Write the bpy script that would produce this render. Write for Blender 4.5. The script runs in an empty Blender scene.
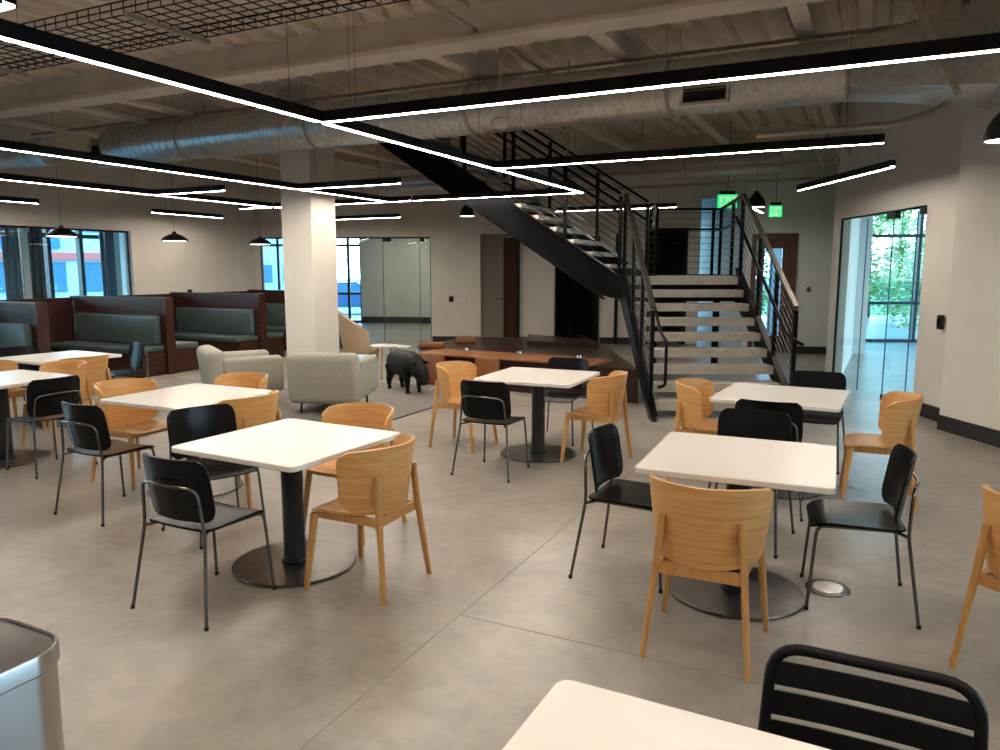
import bpy, bmesh, math, random
from mathutils import Vector, Matrix
R = math.radians
SC = bpy.context.scene
COL = SC.collection
random.seed(7)
GA = R(26.2)
GX = Vector((math.cos(GA), -math.sin(GA), 0)); GY = Vector((math.sin(GA), math.cos(GA), 0))
def g(a, b, z=0.0):
    v = GX*a + GY*b; return Vector((v.x, v.y, z))
def ab(x, y):
    v = Vector((x, y, 0)); return v.dot(GX), v.dot(GY)

# ------------------------------------------------------------------ materials
def mat(name, col, rough=.5, metal=0., spec=.5, emit=None, strength=0, coat=0):
    m = bpy.data.materials.new(name); m.use_nodes = True
    b = m.node_tree.nodes['Principled BSDF']
    b.inputs['Base Color'].default_value = (*col, 1); b.inputs['Roughness'].default_value = rough
    b.inputs['Metallic'].default_value = metal; b.inputs['Specular IOR Level'].default_value = spec
    if coat: b.inputs['Coat Weight'].default_value = coat; b.inputs['Coat Roughness'].default_value = .15
    if emit: b.inputs['Emission Color'].default_value = (*emit, 1); b.inputs['Emission Strength'].default_value = strength
    return m
def nodes(m): return m.node_tree.nodes, m.node_tree.links, m.node_tree.nodes['Principled BSDF']
def noisy(m, c1, c2, scale=(1, 1, 1), nscale=5, detail=6, lo=.35, hi=.65, bump=0, bdist=.01, rough=None, dist=0, rot=0):
    N, L, b = nodes(m)
    tc = N.new('ShaderNodeTexCoord'); mp = N.new('ShaderNodeMapping'); mp.inputs['Scale'].default_value = scale
    mp.inputs['Rotation'].default_value = (0, 0, rot)
    n = N.new('ShaderNodeTexNoise'); n.inputs['Scale'].default_value = nscale; n.inputs['Detail'].default_value = detail
    n.inputs['Distortion'].default_value = dist
    r = N.new('ShaderNodeValToRGB'); r.color_ramp.elements[0].position = lo; r.color_ramp.elements[1].position = hi
    r.color_ramp.elements[0].color = (*c1, 1); r.color_ramp.elements[1].color = (*c2, 1)
    L.new(tc.outputs['Object'], mp.inputs['Vector']); L.new(mp.outputs['Vector'], n.inputs['Vector'])
    L.new(n.outputs['Fac'], r.inputs['Fac']); L.new(r.outputs['Color'], b.inputs['Base Color'])
    if bump:
        bp = N.new('ShaderNodeBump'); bp.inputs['Strength'].default_value = bump; bp.inputs['Distance'].default_value = bdist
        L.new(n.outputs['Fac'], bp.inputs['Height']); L.new(bp.outputs['Normal'], b.inputs['Normal'])
    if rough:
        mr = N.new('ShaderNodeMapRange'); mr.inputs['To Min'].default_value = rough[0]; mr.inputs['To Max'].default_value = rough[1]
        L.new(n.outputs['Fac'], mr.inputs['Value']); L.new(mr.outputs['Result'], b.inputs['Roughness'])
    return m
M = {}
M['wall'] = noisy(mat('warm_white_paint', (.6, .57, .52), .75), (.61, .565, .495), (.65, .605, .535), nscale=1.5, bump=.03)
M['wall2'] = mat('pale_grey_paint', (.56, .58, .56), .7)
M['black'] = mat('black_powder_coat', (.005, .005, .006), .45, spec=.25)
M['blackwood'] = noisy(mat('black_stained_plywood', (.01, .01, .011), .26, spec=.13), (.005, .005, .006), (.0075, .007, .007), (1, 14, 14), 6, 4)
M['base'] = mat('dark_baseboard', (.01, .01, .011), .45)
M['steel'] = mat('satin_tube_steel', (.14, .13, .122), .22, 1)
M['blackmetal'] = mat('black_steel', (.004, .004, .005), .35, spec=.16)
M['stairsteel'] = noisy(mat('painted_stair_steel', (.01, .01, .012), .33, spec=.10), (.003, .003, .0035), (.006, .006, .0075), nscale=3)
M['cable'] = mat('dark_cable', (.03, .03, .032), .35, .8)
M['rail'] = mat('bronze_handrail', (.09, .075, .065), .35, .5)
M['laminate'] = mat('white_laminate', (.70, .66, .60), .26)
M['edge'] = mat('table_edge_band', (.72, .66, .58), .4)
M['plate'] = noisy(mat('dark_steel_plate', (.13, .115, .105), .3, .9), (.12, .108, .10), (.16, .145, .135), nscale=9)
M['post'] = noisy(mat('dark_table_post', (.02, .02, .023), .4, .5), (.014, .014, .017), (.035, .034, .036), (1, 1, .2), 12)
M['wood'] = noisy(mat('oak_veneer', (.5, .29, .12), .42), (.50, .25, .075), (.66, .36, .125), (2, 2, 26), 2.2, 5, .3, .7, rough=(.36, .48))
M['woodleg'] = noisy(mat('oak_solid', (.48, .27, .11), .42), (.44, .215, .065), (.57, .30, .10), (22, 22, 1.5), 2.2, 5, .3, .7)
M['walnut'] = noisy(mat('dark_walnut', (.05, .02, .013), .4, spec=.25), (.020, .007, .005), (.052, .019, .012), (1.2, 1.2, 20), 2.4, 6, .3, .7)
M['platwood'] = noisy(mat('stained_platform_wood', (.05, .02, .013), .3, spec=.25), (.016, .007, .006), (.034, .014, .010), (1, 14, 14), 2.0, 6, .3, .7)
M['door'] = noisy(mat('door_veneer', (.09, .035, .018), .4), (.05, .019, .010), (.075, .03, .016), (20, 20, 1.5), 2, 5)
M['teal'] = noisy(mat('grey_green_vinyl', (.075, .10, .095), .42), (.045, .065, .062), (.058, .08, .075), nscale=3)
M['fabric'] = noisy(mat('stone_upholstery', (.33, .315, .26), .85), (.30, .29, .24), (.36, .345, .29), nscale=60, bump=.1, bdist=.002)
M['beige'] = noisy(mat('beige_wool', (.42, .30, .19), .85), (.38, .27, .17), (.46, .33, .21), nscale=60, bump=.1, bdist=.002)
M['leather'] = noisy(mat('tan_leather', (.40, .14, .035), .42), (.17, .058, .014), (.225, .08, .02), nscale=4)
M['stainless'] = mat('brushed_stainless', (.52, .50, .48), .26, 1)
N, L, b = nodes(M['stainless']); tg = N.new('ShaderNodeTangent'); tg.direction_type = 'RADIAL'; tg.axis = 'Z'; L.new(tg.outputs[0], b.inputs['Tangent']); b.inputs['Anisotropic'].default_value = .9; b.inputs['Anisotropic Rotation'].default_value = .25
M['lid'] = mat('dark_bin_lid', (.09, .08, .075), .25, .8)
M['pig'] = mat('matte_black_resin', (.005, .005, .005), .5, spec=.15)
M['tread'] = noisy(mat('stair_concrete', (.36, .33, .28), .6), (.33, .30, .26), (.40, .37, .32), nscale=8)
M['plaster'] = mat('white_column_paint', (.66, .66, .64), .6)
M['duct'] = noisy(mat('galvanised_duct', (.36, .37, .36), .34, .75), (.46, .46, .44), (.60, .60, .58), (6, 6, 6), 3, 3, rough=(.28, .45))
M['white'] = mat('white_plastic', (.7, .68, .64), .5)
M['mullion'] = mat('dark_mullion', (.015, .018, .022), .4)
M['panelblue'] = mat('grey_blue_panel', (.08, .13, .19), .6)
M['dark'] = mat('dark_room_shade', (.012, .012, .012), .8)  # near-black wall colour stands in for the shade inside the unlit rooms
M['brass'] = mat('chrome', (.6, .58, .55), .2, 1)
M['led'] = mat('led_diffuser', (.9, .9, .9), .5, emit=(1, .89, .77), strength=82)
M['bulb'] = mat('pendant_diffuser', (.9, .9, .9), .5, emit=(1, .94, .88), strength=12)
M['green'] = mat('exit_green', (.02, .3, .08), .5, emit=(.03, .85, .22), strength=1.1)
M['greenface'] = mat('exit_lettering', (.9, .95, .9), .5, emit=(.7, 1, .8), strength=.6)
M['galv'] = mat('pipe_paint', (.36, .32, .28), .6)
M['rug'] = noisy(mat('grey_carpet', (.17, .155, .14), .95), (.15, .138, .125), (.19, .175, .155), nscale=14, detail=8, lo=.35, hi=.65, bump=.2)
M['rugedge'] = mat('carpet_edge_strip', (.02, .02, .02), .6)
M['asphalt'] = noisy(mat('paving', (.35, .36, .36), .9), (.3, .32, .32), (.42, .43, .42), nscale=.6)
M['lawn'] = noisy(mat('lawn', (.12, .25, .05), .9), (.10, .22, .04), (.17, .32, .07), nscale=2)
M['leaf'] = noisy(mat('leaf', (.16, .36, .06), .6), (.20, .32, .07), (.36, .48, .16), nscale=6)
M['bark'] = mat('bark', (.12, .08, .05), .9)
M['bluepaint'] = mat('blue_sign', (.02, .12, .55), .5)
M['redpaint'] = mat('red_band', (.55, .08, .06), .5)
M['facade'] = mat('pale_facade', (.42, .5, .54), .7)
M['farglass'] = mat('facade_glass', (.06, .14, .2), .1)
M['car'] = mat('blue_car_paint', (.03, .09, .2), .25, .3, coat=.5)
M['tyre'] = mat('tyre', (.01, .01, .01), .8)
# floor
fm = mat('polished_concrete', (.3, .28, .25), .3); M['floor'] = fm
N, L, b = nodes(fm)
tc = N.new('ShaderNodeTexCoord'); mp = N.new('ShaderNodeMapping'); mp.inputs['Rotation'].default_value = (0, 0, GA)
L.new(tc.outputs['Object'], mp.inputs['Vector'])
n1 = N.new('ShaderNodeTexNoise'); n1.inputs['Scale'].default_value = .9; n1.inputs['Detail'].default_value = 8; n1.inputs['Roughness'].default_value = .6; n1.inputs['Distortion'].default_value = .1
n2 = N.new('ShaderNodeTexNoise'); n2.inputs['Scale'].default_value = 7; n2.inputs['Detail'].default_value = 8; n2.inputs['Roughness'].default_value = .7
for n in (n1, n2): L.new(mp.outputs['Vector'], n.inputs['Vector'])
mx = N.new('ShaderNodeMix'); mx.data_type = 'FLOAT'; mx.inputs[0].default_value = .35
L.new(n1.outputs['Fac'], mx.inputs[2]); L.new(n2.outputs['Fac'], mx.inputs[3])
r = N.new('ShaderNodeValToRGB'); r.color_ramp.elements[0].position = .36; r.color_ramp.elements[1].position = .64
r.color_ramp.elements[0].color = (.17, .148, .122, 1); r.color_ramp.elements[1].color = (.35, .314, .268, 1)
e = r.color_ramp.elements.new(.5); e.color = (.27, .24, .203, 1)
L.new(mx.outputs[0], r.inputs['Fac']); L.new(r.outputs['Color'], b.inputs['Base Color'])
b.inputs['Roughness'].default_value = .3
b.inputs['Specular IOR Level'].default_value = .5
# ceiling
M['ceil'] = noisy(mat('sprayed_ceiling', (.3, .27, .23), .9), (.66, .575, .49), (.78, .68, .59), nscale=2.5, detail=8, bump=.35, bdist=.02)
M['beam'] = noisy(mat('sprayed_beam', (.36, .33, .29), .9), (.68, .61, .53), (.80, .72, .63), nscale=3, detail=8, bump=.3, bdist=.02)
# glass
def glassmat(name, tint):
    m = bpy.data.materials.new(name); m.use_nodes = True; N = m.node_tree.nodes; L = m.node_tree.links
    N.remove(N['Principled BSDF']); o = N['Material Output']
    t = N.new('ShaderNodeBsdfTransparent'); t.inputs['Color'].default_value = (*tint, 1)
    gl = N.new('ShaderNodeBsdfGlossy'); gl.inputs['Roughness'].default_value = .02; gl.inputs['Color'].default_value = (.9, .95, 1, 1)
    lw = N.new('ShaderNodeLayerWeight'); lw.inputs['Blend'].default_value = .5
    pw_ = N.new('ShaderNodeMath'); pw_.operation = 'POWER'; pw_.inputs[1].default_value = 5; L.new(lw.outputs['Facing'], pw_.inputs[0])
    ma = N.new('ShaderNodeMath'); ma.operation = 'MULTIPLY_ADD'; ma.inputs[1].default_value = .6; ma.inputs[2].default_value = .03; L.new(pw_.outputs[0], ma.inputs[0])
    mx = N.new('ShaderNodeMixShader'); L.new(ma.outputs[0], mx.inputs[0]); L.new(t.outputs[0], mx.inputs[1]); L.new(gl.outputs[0], mx.inputs[2])
    L.new(mx.outputs[0], o.inputs['Surface']); return m
M['glass'] = glassmat('clear_glass', (.93, .99, .98)); M['winglass'] = glassmat('window_glass', (.88, .96, 1.0))

# ------------------------------------------------------------------ mesh tools
def bmnew(): return bmesh.new()
def box(bm, c, s, rz=0., m=None):
    mm = Matrix.Translation(Vector(c)) @ Matrix.Rotation(rz, 4, 'Z') @ Matrix.Diagonal((s[0], s[1], s[2], 1))
    if m: mm = m @ mm
    bmesh.ops.create_cube(bm, size=1, matrix=mm)
def boxg(bm, a0, a1, b0, b1, z0, z1):
    c = g((a0+a1)/2, (b0+b1)/2, (z0+z1)/2); box(bm, c, (a1-a0, b1-b0, z1-z0), -GA)
def seg(bm, p, q, w, h, z0, up=True):
    """box from p to q (2-D), w wide, z0..z0+h"""
    p = Vector((p[0], p[1], 0)); q = Vector((q[0], q[1], 0)); d = q-p
    c = (p+q)/2; box(bm, (c.x, c.y, z0+h/2), (d.length, w, h), math.atan2(d.y, d.x))
def bar(bm, p, q, w, h, upv=Vector((0, 0, 1)), w2=None, h2=None):
    """rectangular bar between 3-D points, w along side, h along up"""
    p = Vector(p); q = Vector(q); d = (q-p).normalized(); s = d.cross(upv)
    if s.length < 1e-4: s = Vector((1, 0, 0))
    s.normalize(); u = s.cross(d).normalized()
    vs = []
    for pt, ww, hh in ((p, w, h), (q, w2 or w, h2 or h)):
        for a, b2 in ((-1, -1), (1, -1), (1, 1), (-1, 1)): vs.append(bm.verts.new(pt+s*a*ww/2+u*b2*hh/2))
    for f in ((0, 1, 2, 3), (7, 6, 5, 4), (0, 4, 5, 1), (1, 5, 6, 2), (2, 6, 7, 3), (3, 7, 4, 0)): bm.faces.new([vs[i] for i in f])
def tube(bm, pts, r, n=8, r2=None, cap=True, oval=1):
    pts = [Vector(p) for p in pts]; rings = []; k = len(pts); prev = None
    for i, p in enumerate(pts):
        d = ((pts[min(i+1, k-1)]-pts[i]).normalized()+(pts[i]-pts[max(i-1, 0)]).normalized()).normalized()
        if prev is None:
            u = d.cross(Vector((0, 0, 1)));
            if u.length < .05: u = d.cross(Vector((0, 1, 0)))
        else: u = prev-d*prev.dot(d)
        u.normalize(); prev = u; v = d.cross(u)
        rr = r if r2 is None else r+(r2-r)*i/(k-1)
        rings.append([bm.verts.new(p+u*math.cos(t)*rr+v*math.sin(t)*rr*oval) for t in [2*math.pi*j/n for j in range(n)]])
    for a, b2 in zip(rings, rings[1:]):
        for j in range(n): bm.faces.new((a[j], a[(j+1) % n], b2[(j+1) % n], b2[j]))
    if cap: bm.faces.new(rings[0][::-1]); bm.faces.new(rings[-1])
def fillet(pts, rad, n=5):
    pts = [Vector(p) for p in pts]; out = [pts[0]]
    for a, b2, c in zip(pts, pts[1:], pts[2:]):
        u = (a-b2); v = (c-b2); rr = min(rad, u.length*.49, v.length*.49); p0 = b2+u.normalized()*rr; p1 = b2+v.normalized()*rr
        for i in range(n+1):
            t = i/n; out.append(p0*(1-t)**2+b2*2*t*(1-t)+p1*t*t)
    out.append(pts[-1]); return out
def lathe(bm, prof, c=(0, 0, 0), n=32, oval=(1, 1)):
    rings = []
    for r0, z in prof:
        if r0 < 1e-6: rings.append([bm.verts.new((c[0], c[1], c[2]+z))])
        else: rings.append([bm.verts.new((c[0]+math.cos(2*math.pi*j/n)*r0*oval[0], c[1]+math.sin(2*math.pi*j/n)*r0*oval[1], c[2]+z)) for j in range(n)])
    for a, b2 in zip(rings, rings[1:]):
        for j in range(n):
            k = (j+1) % n
            if len(a) == 1: bm.faces.new((a[0], b2[k], b2[j]))
            elif len(b2) == 1: bm.faces.new((a[j], a[k], b2[0]))
            else: bm.faces.new((a[j], a[k], b2[k], b2[j]))
def rrect(w, d, r, n=6):
    out = []
    for cx, cy, a0 in ((w/2-r, d/2-r, 0), (-w/2+r, d/2-r, 90), (-w/2+r, -d/2+r, 180), (w/2-r, -d/2+r, 270)):
        for i in range(n+1):
            t = R(a0+90*i/n); out.append((cx+r*math.cos(t), cy+r*math.sin(t)))
    return out
def prism(bm, rings, close=True):
    """rings: list of lists of 3-D points, same count; lofted and capped"""
    rs = [[bm.verts.new(p) for p in r0] for r0 in rings]; n = len(rs[0])
    for a, b2 in zip(rs, rs[1:]):
        for j in range(n): bm.faces.new((a[j], a[(j+1) % n], b2[(j+1) % n], b2[j]))
    bm.faces.new(rs[0][::-1]); bm.faces.new(rs[-1])
def slab(bm, w, d, r, z0, z1, bev=.004, c=(0, 0), n=6):
    rr = [(bev, z0), (0, z0+bev), (0, z1-bev), (bev, z1)]
    prism(bm, [[(c[0]+x, c[1]+y, z) for x, y in rrect(w-2*i, d-2*i, max(r-i, .001), n)] for i, z in rr])
def cushion(bm, c, s, r=.04, rz=0, m=None, seg_=3):
    t = bmesh.new(); bmesh.ops.create_cube(t, size=1, matrix=Matrix.Diagonal((*s, 1)))
    bmesh.ops.bevel(t, geom=t.edges[:], offset=r, segments=seg_, affect='EDGES', profile=.5)
    mm = Matrix.Translation(Vector(c)) @ Matrix.Rotation(rz, 4, 'Z')
    if m: mm = m @ mm
    bmesh.ops.transform(t, matrix=mm, verts=t.verts[:])
    me = bpy.data.meshes.new('t'); t.to_mesh(me); t.free(); bm.from_mesh(me); bpy.data.meshes.remove(me)
def sheet(bm, f, nu, nv, th):
    """double-sided surface of a param f(u,v), u,v in -1..1, thickness th"""
    P = [[Vector(f(-1+2*i/nu, -1+2*j/nv)) for j in range(nv+1)] for i in range(nu+1)]
    A, B = [], []
    for i in range(nu+1):
        ra, rb = [], []
        for j in range(nv+1):
            du = P[min(i+1, nu)][j]-P[max(i-1, 0)][j]; dv = P[i][min(j+1, nv)]-P[i][max(j-1, 0)]
            nn = du.cross(dv); nn = nn.normalized() if nn.length > 1e-9 else Vector((0, 0, 1))
            ra.append(bm.verts.new(P[i][j]+nn*th/2)); rb.append(bm.verts.new(P[i][j]-nn*th/2))
        A.append(ra); B.append(rb)
    for i in range(nu):
        for j in range(nv):
            bm.faces.new((A[i][j], A[i+1][j], A[i+1][j+1], A[i][j+1])); bm.faces.new((B[i][j+1], B[i+1][j+1], B[i+1][j], B[i][j]))
    for i in range(nu):
        bm.faces.new((A[i+1][0], A[i][0], B[i][0], B[i+1][0])); bm.faces.new((A[i][nv], A[i+1][nv], B[i+1][nv], B[i][nv]))
    for j in range(nv):
        bm.faces.new((A[0][j], A[0][j+1], B[0][j+1], B[0][j])); bm.faces.new((A[nu][j+1], A[nu][j], B[nu][j], B[nu][j+1]))
def obj(name, bm, m, parent=None, smooth=30, loc=None, rz=None, kind=None):
    bmesh.ops.recalc_face_normals(bm, faces=bm.faces[:])
    me = bpy.data.meshes.new(name); bm.to_mesh(me); bm.free()
    o = bpy.data.objects.new(name, me); COL.objects.link(o); me.materials.append(M[m] if isinstance(m, str) else m)
    if smooth:
        for p in me.polygons: p.use_smooth = True
        me.set_sharp_from_angle(angle=R(smooth))
    if parent: o.parent = parent
    if loc is not None: o.location = loc
    if rz is not None: o.rotation_euler.z = rz
    if kind: o['kind'] = kind
    return o
def thing(name, label, cat, loc=(0, 0, 0), rz=0, group=None):
    o = bpy.data.objects.new(name, None); COL.objects.link(o); o.location = loc; o.rotation_euler.z = rz
    o.empty_display_size = .1; o['label'] = label; o['category'] = cat
    if group: o['group'] = group
    return o
def tag(o, label, cat, group=None):
    o['label'] = label; o['category'] = cat
    if group: o['group'] = group
    return o
def kids(o): return [c for c in bpy.data.objects if c.parent == o]
def dup(root, loc, rz, label, group=None):
    r0 = root.copy(); COL.objects.link(r0); r0.location = loc; r0.rotation_euler = (0, 0, rz); r0['label'] = label
    if group: r0['group'] = group
    for ch in kids(root):
        c = ch.copy(); COL.objects.link(c); c.parent = r0
        for gch in kids(ch):
            d = gch.copy(); COL.objects.link(d); d.parent = c
    return r0
def struct(name, bm, m, smooth=0): return obj(name, bm, m, None, smooth, kind='structure')

# ------------------------------------------------------------------ shell
H = 4.3
def wall(name, p, q, th, m, ops=(), z0=0, z1=H, side=1):
    """wall from p to q; ops = (s0, s1, za, zb) openings in metres along it; side=+1 thickness to the left of p->q"""
    bm = bmnew(); p = Vector((p[0], p[1], 0)); q = Vector((q[0], q[1], 0)); d = (q-p); Ln = d.length; d.normalize()
    nrm = Vector((-d.y, d.x, 0))*side
    def piece(s0, s1, za, zb):
        if s1-s0 < 1e-4 or zb-za < 1e-4: return
        c = p+d*(s0+s1)/2+nrm*th/2; box(bm, (c.x, c.y, (za+zb)/2), (s1-s0, th, zb-za), math.atan2(d.y, d.x))
    s = 0
    for o in sorted(ops):
        piece(s, o[0], z0, z1); piece(o[0], o[1], z0, o[2]); piece(o[0], o[1], o[3], z1); s = o[1]
    piece(s, Ln, z0, z1); return struct(name, bm, m)
WL0 = Vector((-7.2, 14.9, 0))-GY*19.0; WLc = Vector((-5.72, 17.9, 0))   # left wall runs along GY
BW = lambda X: 17.72-.07*(X+3.9)                                        # back wall line
bwp = lambda X: (X, BW(X))
WLc = Vector((-5.75, BW(-5.75), 0))
# floor
bm = bmnew(); box(bm, (0, 11, -.1), (44, 34, .2)); struct('floor', bm, 'floor')
# saw cuts in the slab
def joint(p, d, l, n):
    bm = bmnew(); p = Vector(p); q = p+d*l; seg(bm, p, q, .005, .0015, 0); o = struct(n, bm, mat('joint_filler', (.235, .215, .19), .6)); return o
joint((-.2-.4415*6, 3.55-.897*6, 0), GY, 15, 'trim_1'); joint((-.2, 3.55, 0), GX, 5.4, 'trim_2')
joint(g(-5.8, 3.1), GX, 4, 'trim_3') if False else None
# left wall with a glazed opening (its right end at (-7.2,14.9))
LL = (WLc-WL0).length; sR = 19.0
wall('wall_left', WL0, WLc, .2, 'wall', [(sR-9.5, sR, .0, 2.44)], side=1)
# back wall, openings by X
def bs(X): return math.hypot(X+5.75, BW(X)-BW(-5.75))
wall('wall_back', bwp(-5.75), bwp(4.5), .2, 'wall', [(bs(-5.62), bs(-1.6), 0, 2.44), (bs(-.45), bs(.42), 0, 2.5), (bs(1.28), bs(2.24), 0, 2.44), (bs(3.36), bs(4.2), 0, 2.62)], side=1)
# exit wall
wall('wall_exit', (5.02, 15.53), (6.95, 15.05), .2, 'wall2', [(.12, .98, 0, 2.42)], side=1)
wall('wall_corridor', (5.02, 15.53), (5.5, 22.0), .15, 'wall2', side=-1)
wall('wall_corridor_left', (4.5, BW(4.5)), (4.2, 22), .15, 'wall2', side=1)
wall('wall_header', (4.5, BW(4.5)), (5.02, 15.53), .15, 'wall2', z0=3.25)
# partition that closes the exit alcove from the glazed room
wall('wall_partition', (5.16, 11.6), (6.95, 15.05), .12, 'wall', side=-1)
# right wall: near part, step, far part, glazed part
RW = lambda Y: 4.74+.13*(7.84-Y)
wall('wall_right', (RW(-4), -4), (RW(7.95), 7.95), .3, 'wall', [(3.1, 5.2, .3, 2.7), (5.4, 7.5, .3, 2.7)], side=-1)
wall('wall_right_far', (4.97, 7.9), (4.965, 8.86), .3, 'wall', side=-1)
wall('wall_right_glazed', (4.965, 8.85), (5.06, 11.6), .2, 'wall', [(.08, 2.62, 0, 2.45)], side=-1)
# walls behind the camera and on the far left
wall('wall_near', (-18, -4), (RW(-4), -4), .2, 'wall', [], side=-1)
wall('wall_far_left', (-18, -4), (WL0.x, WL0.y), .2, 'wall', side=1)

def baseboard(name, p, q, h=.15, t=.016, side=1):
    bm = bmnew(); p = Vector((p[0], p[1], 0)); q = Vector((q[0], q[1], 0)); d = (q-p).normalized(); n = Vector((d.y, -d.x, 0))*side
    seg(bm, p+n*t/2, q+n*t/2, t, h, 0); return struct(name, bm, 'base')
baseboard('baseboard_back', bwp(-1.58), bwp(-.47)); baseboard('baseboard_back_centre', bwp(.46), bwp(1.2)); baseboard('baseboard_back_right', bwp(2.3), bwp(3.3))
baseboard('baseboard_exit', (6.02, 15.27), (6.95, 15.05)); baseboard('baseboard_right', (RW(-4), -4), (RW(7.95), 7.95), .16, .018, -1)
baseboard('baseboard_right_step', (4.74, 7.955), (4.97, 7.955), .16, .018, -1); baseboard('baseboard_right_far', (4.955, 7.96), (4.95, 8.92), .16, .018, -1)
baseboard('baseboard_left', WLc-GY*3.1, WLc)

# ------------------------------------------------------------------ windows
def window(name, p, q, z0, z1, mull, trans, w=.06, glass='winglass', frame='mullion', d=.1, doors=()):
    """glazed unit p->q; mull = positions 0..1 of verticals, trans = heights of horizontals"""
    p = Vector((p[0], p[1], 0)); q = Vector((q[0], q[1], 0)); D = q-p; bm = bmnew(); an = math.atan2(D.y, D.x)
    for t in mull:
        c = p+D*t; box(bm, (c.x, c.y, (z0+z1)/2), (w, d, z1-z0), an)
    for z in trans: seg(bm, p, q, d, w if z not in (z0,) else w, z-w/2 if z0 < z < z1 else (z if z == z0 else z-w))
    fr = struct(name, bm, frame)
    bm = bmnew(); seg(bm, p, q, .012, z1-z0, z0); gl = obj('glass_pane', bm, glass, fr, 0); return fr
# room behind the left glazing
LG0 = Vector((-7.2, 14.9, 0))-GY*9.5; LG1 = Vector((-7.2, 14.9, 0))
w1 = window('window_1', LG0-GX*.1, LG1-GX*.1, 0, 2.44, [0, 1], [2.44], .035, 'glass', 'black', .05)
bm = bmnew()
for t in (2.05, 3.9, 5.7, 7.4): c = LG1-GX*.1-GY*t*.95; box(bm, (c.x, c.y, 2.38), (.05, .18, .07), R(90)-GA)
obj('patch_fitting', bm, 'black', w1, 0)
bm = bmnew()
for t in (.5, 2.1, 3.9, 5.8): c = LG1-GX*.1-GY*t; box(bm, (c.x, c.y, 1.2), (.014, .012, 2.4), -GA)
obj('glass_joint', bm, 'steel', w1, 0)
OUTL = -3.4
L0 = LG0+GX*OUTL-GY*2; L1 = LG1+GX*OUTL+GY*2.4
lw = (L1-L0).length
window('window_2', L0, L1, 0, 3.0, [0, .18, .32, .46, .58, .655, .71, .76, .81, .865, .92, 1], [0, .95, 2.45, 3.0], .09, 'winglass', 'mullion', .14)
bm = bmnew(); seg(bm, L0, L1, .2, 1.3, 3.0); struct('wall_left_outer', bm, 'wall2')
wall('wall_left_room_end', LG1-GX*.22+GY*.25, LG1+GX*OUTL+GY*2.4, .12, 'wall2', side=1)
wall('wall_left_room_near', LG0-GX*.2, L0, .12, 'wall2', side=-1)
# folded partitions / curtains inside the left room
for i, (t, c) in enumerate(((1.30, 'panelblue'), (.84, 'mullion'), (-.70, 'panelblue'), (1.19, 'plaster'))):
    bm = bmnew(); c0 = LG1-GX*1.5-GY*t
    if c == 'plaster': box(bm, (c0.x, c0.y, 1.5), (.13, .13, 3), -GA); o = struct('column_inner', bm, 'plaster')
    else:
        for k in range(5): box(bm, (c0.x-GY.x*k*.06, c0.y-GY.y*k*.06, 1.25), (.05, .07, 2.5), -GA+(.45 if k % 2 else -.45))
        tag(obj('curtain', bm, c, None), ['grey-blue curtain behind the left glass wall, beside the white column', 'dark curtain behind the left glass wall, right of the white column', 'grey-blue curtain at the right end of the left glass wall'][i], 'curtain')
# glazed room behind the back wall
window('window_3', (-5.62, BW(-5.62)+.06), (-1.6, BW(-1.6)+.06), 0, 2.44, [0, 1], [2.44], .035, 'glass', 'black', .05)
bm = bmnew()
for X in (-2.62, -1.8): box(bm, (X, BW(X)+.04, 2.37), (.2 if X < -2 else .1, .06, .07))
obj('patch_fitting', bm, 'black', bpy.data.objects['window_3'], 0)
bm = bmnew()
for X in (-3.52, -2.72, -1.86): box(bm, (X, BW(X)+.06, 1.2), (.012, .014, 2.4))
obj('glass_joint', bm, 'steel', bpy.data.objects['window_3'], 0)
YW = 24.2
window('window_4', (-12.5, YW), (-4.42, YW), 0.0, 3.0, [0, .14, .28, .40, .50, .587, .675, .762, .85, .95, 1], [0, .93, 2.45, 3.0], .075, 'winglass', 'mullion', .12)
wall('wall_glass_room_back', (-4.42, 24.1), (-3.35, 24.0), .15, 'wall', side=1); wall('wall_glass_room_side', (-3.35, 24.0), (1.0, 23.1), .15, 'wall', side=1)
baseboard('baseboard_glass_room_back', (-4.42, 24.1), (-3.35, 24.0), .2); baseboard('baseboard_glass_room_side', (-3.35, 24.0), (1.0, 23.1), .2)
wall('wall_glass_room_right', (-.9, BW(-.9)+.2), (-.9, 23.6), .12, 'wall', side=-1)
wall('wall_glass_room_left', (-8.9, 17.6), (-12.5, YW), .12, 'wall2', side=1)
wall('wall_link', (-8.9, 17.6), WLc-GX*.2, .12, 'wall', side=1)
bm = bmnew(); seg(bm, (-12.5, YW), (-4.4, YW), .2, 1.3, 3.0); struct('wall_glass_room_header', bm, 'wall2')
# glazed room on the right
w5 = window('window_5', (5.03, 8.94), (5.12, 11.45), 0, 2.45, [0, 1], [2.45], .022, 'glass', 'black', .03)
bm = bmnew()
for t, l in ((.34, .24), (.03, .14)): c = Vector((5.02, 8.94, 0))*(1-t)+Vector((5.11, 11.45, 0))*t; box(bm, (c.x-.02, c.y, 2.39), (.07, l, .09), R(-3.5))
for t, l in ((.3, .16), (.02, .12)): c = Vector((5.02, 8.94, 0))*(1-t)+Vector((5.11, 11.45, 0))*t; box(bm, (c.x-.02, c.y, .04), (.05, l, .07), R(-3.5))
obj('patch_fitting', bm, 'black', w5, 0)
bm = bmnew()
for t in (.12, .36, .66): c = Vector((5.03, 8.94, 0))*(1-t)+Vector((5.12, 11.45, 0))*t; box(bm, (c.x, c.y, 1.2), (.014, .006, 2.4))
obj('glass_joint', bm, 'farglass', w5, 0)
window('window_6', (7.3, 17.9), (12.8, 17.4), 0, 3.6, [0, .13, .44, .75, 1], [0, .92, 2.47, 3.6], .07, 'winglass', 'mullion', .12)
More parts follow.
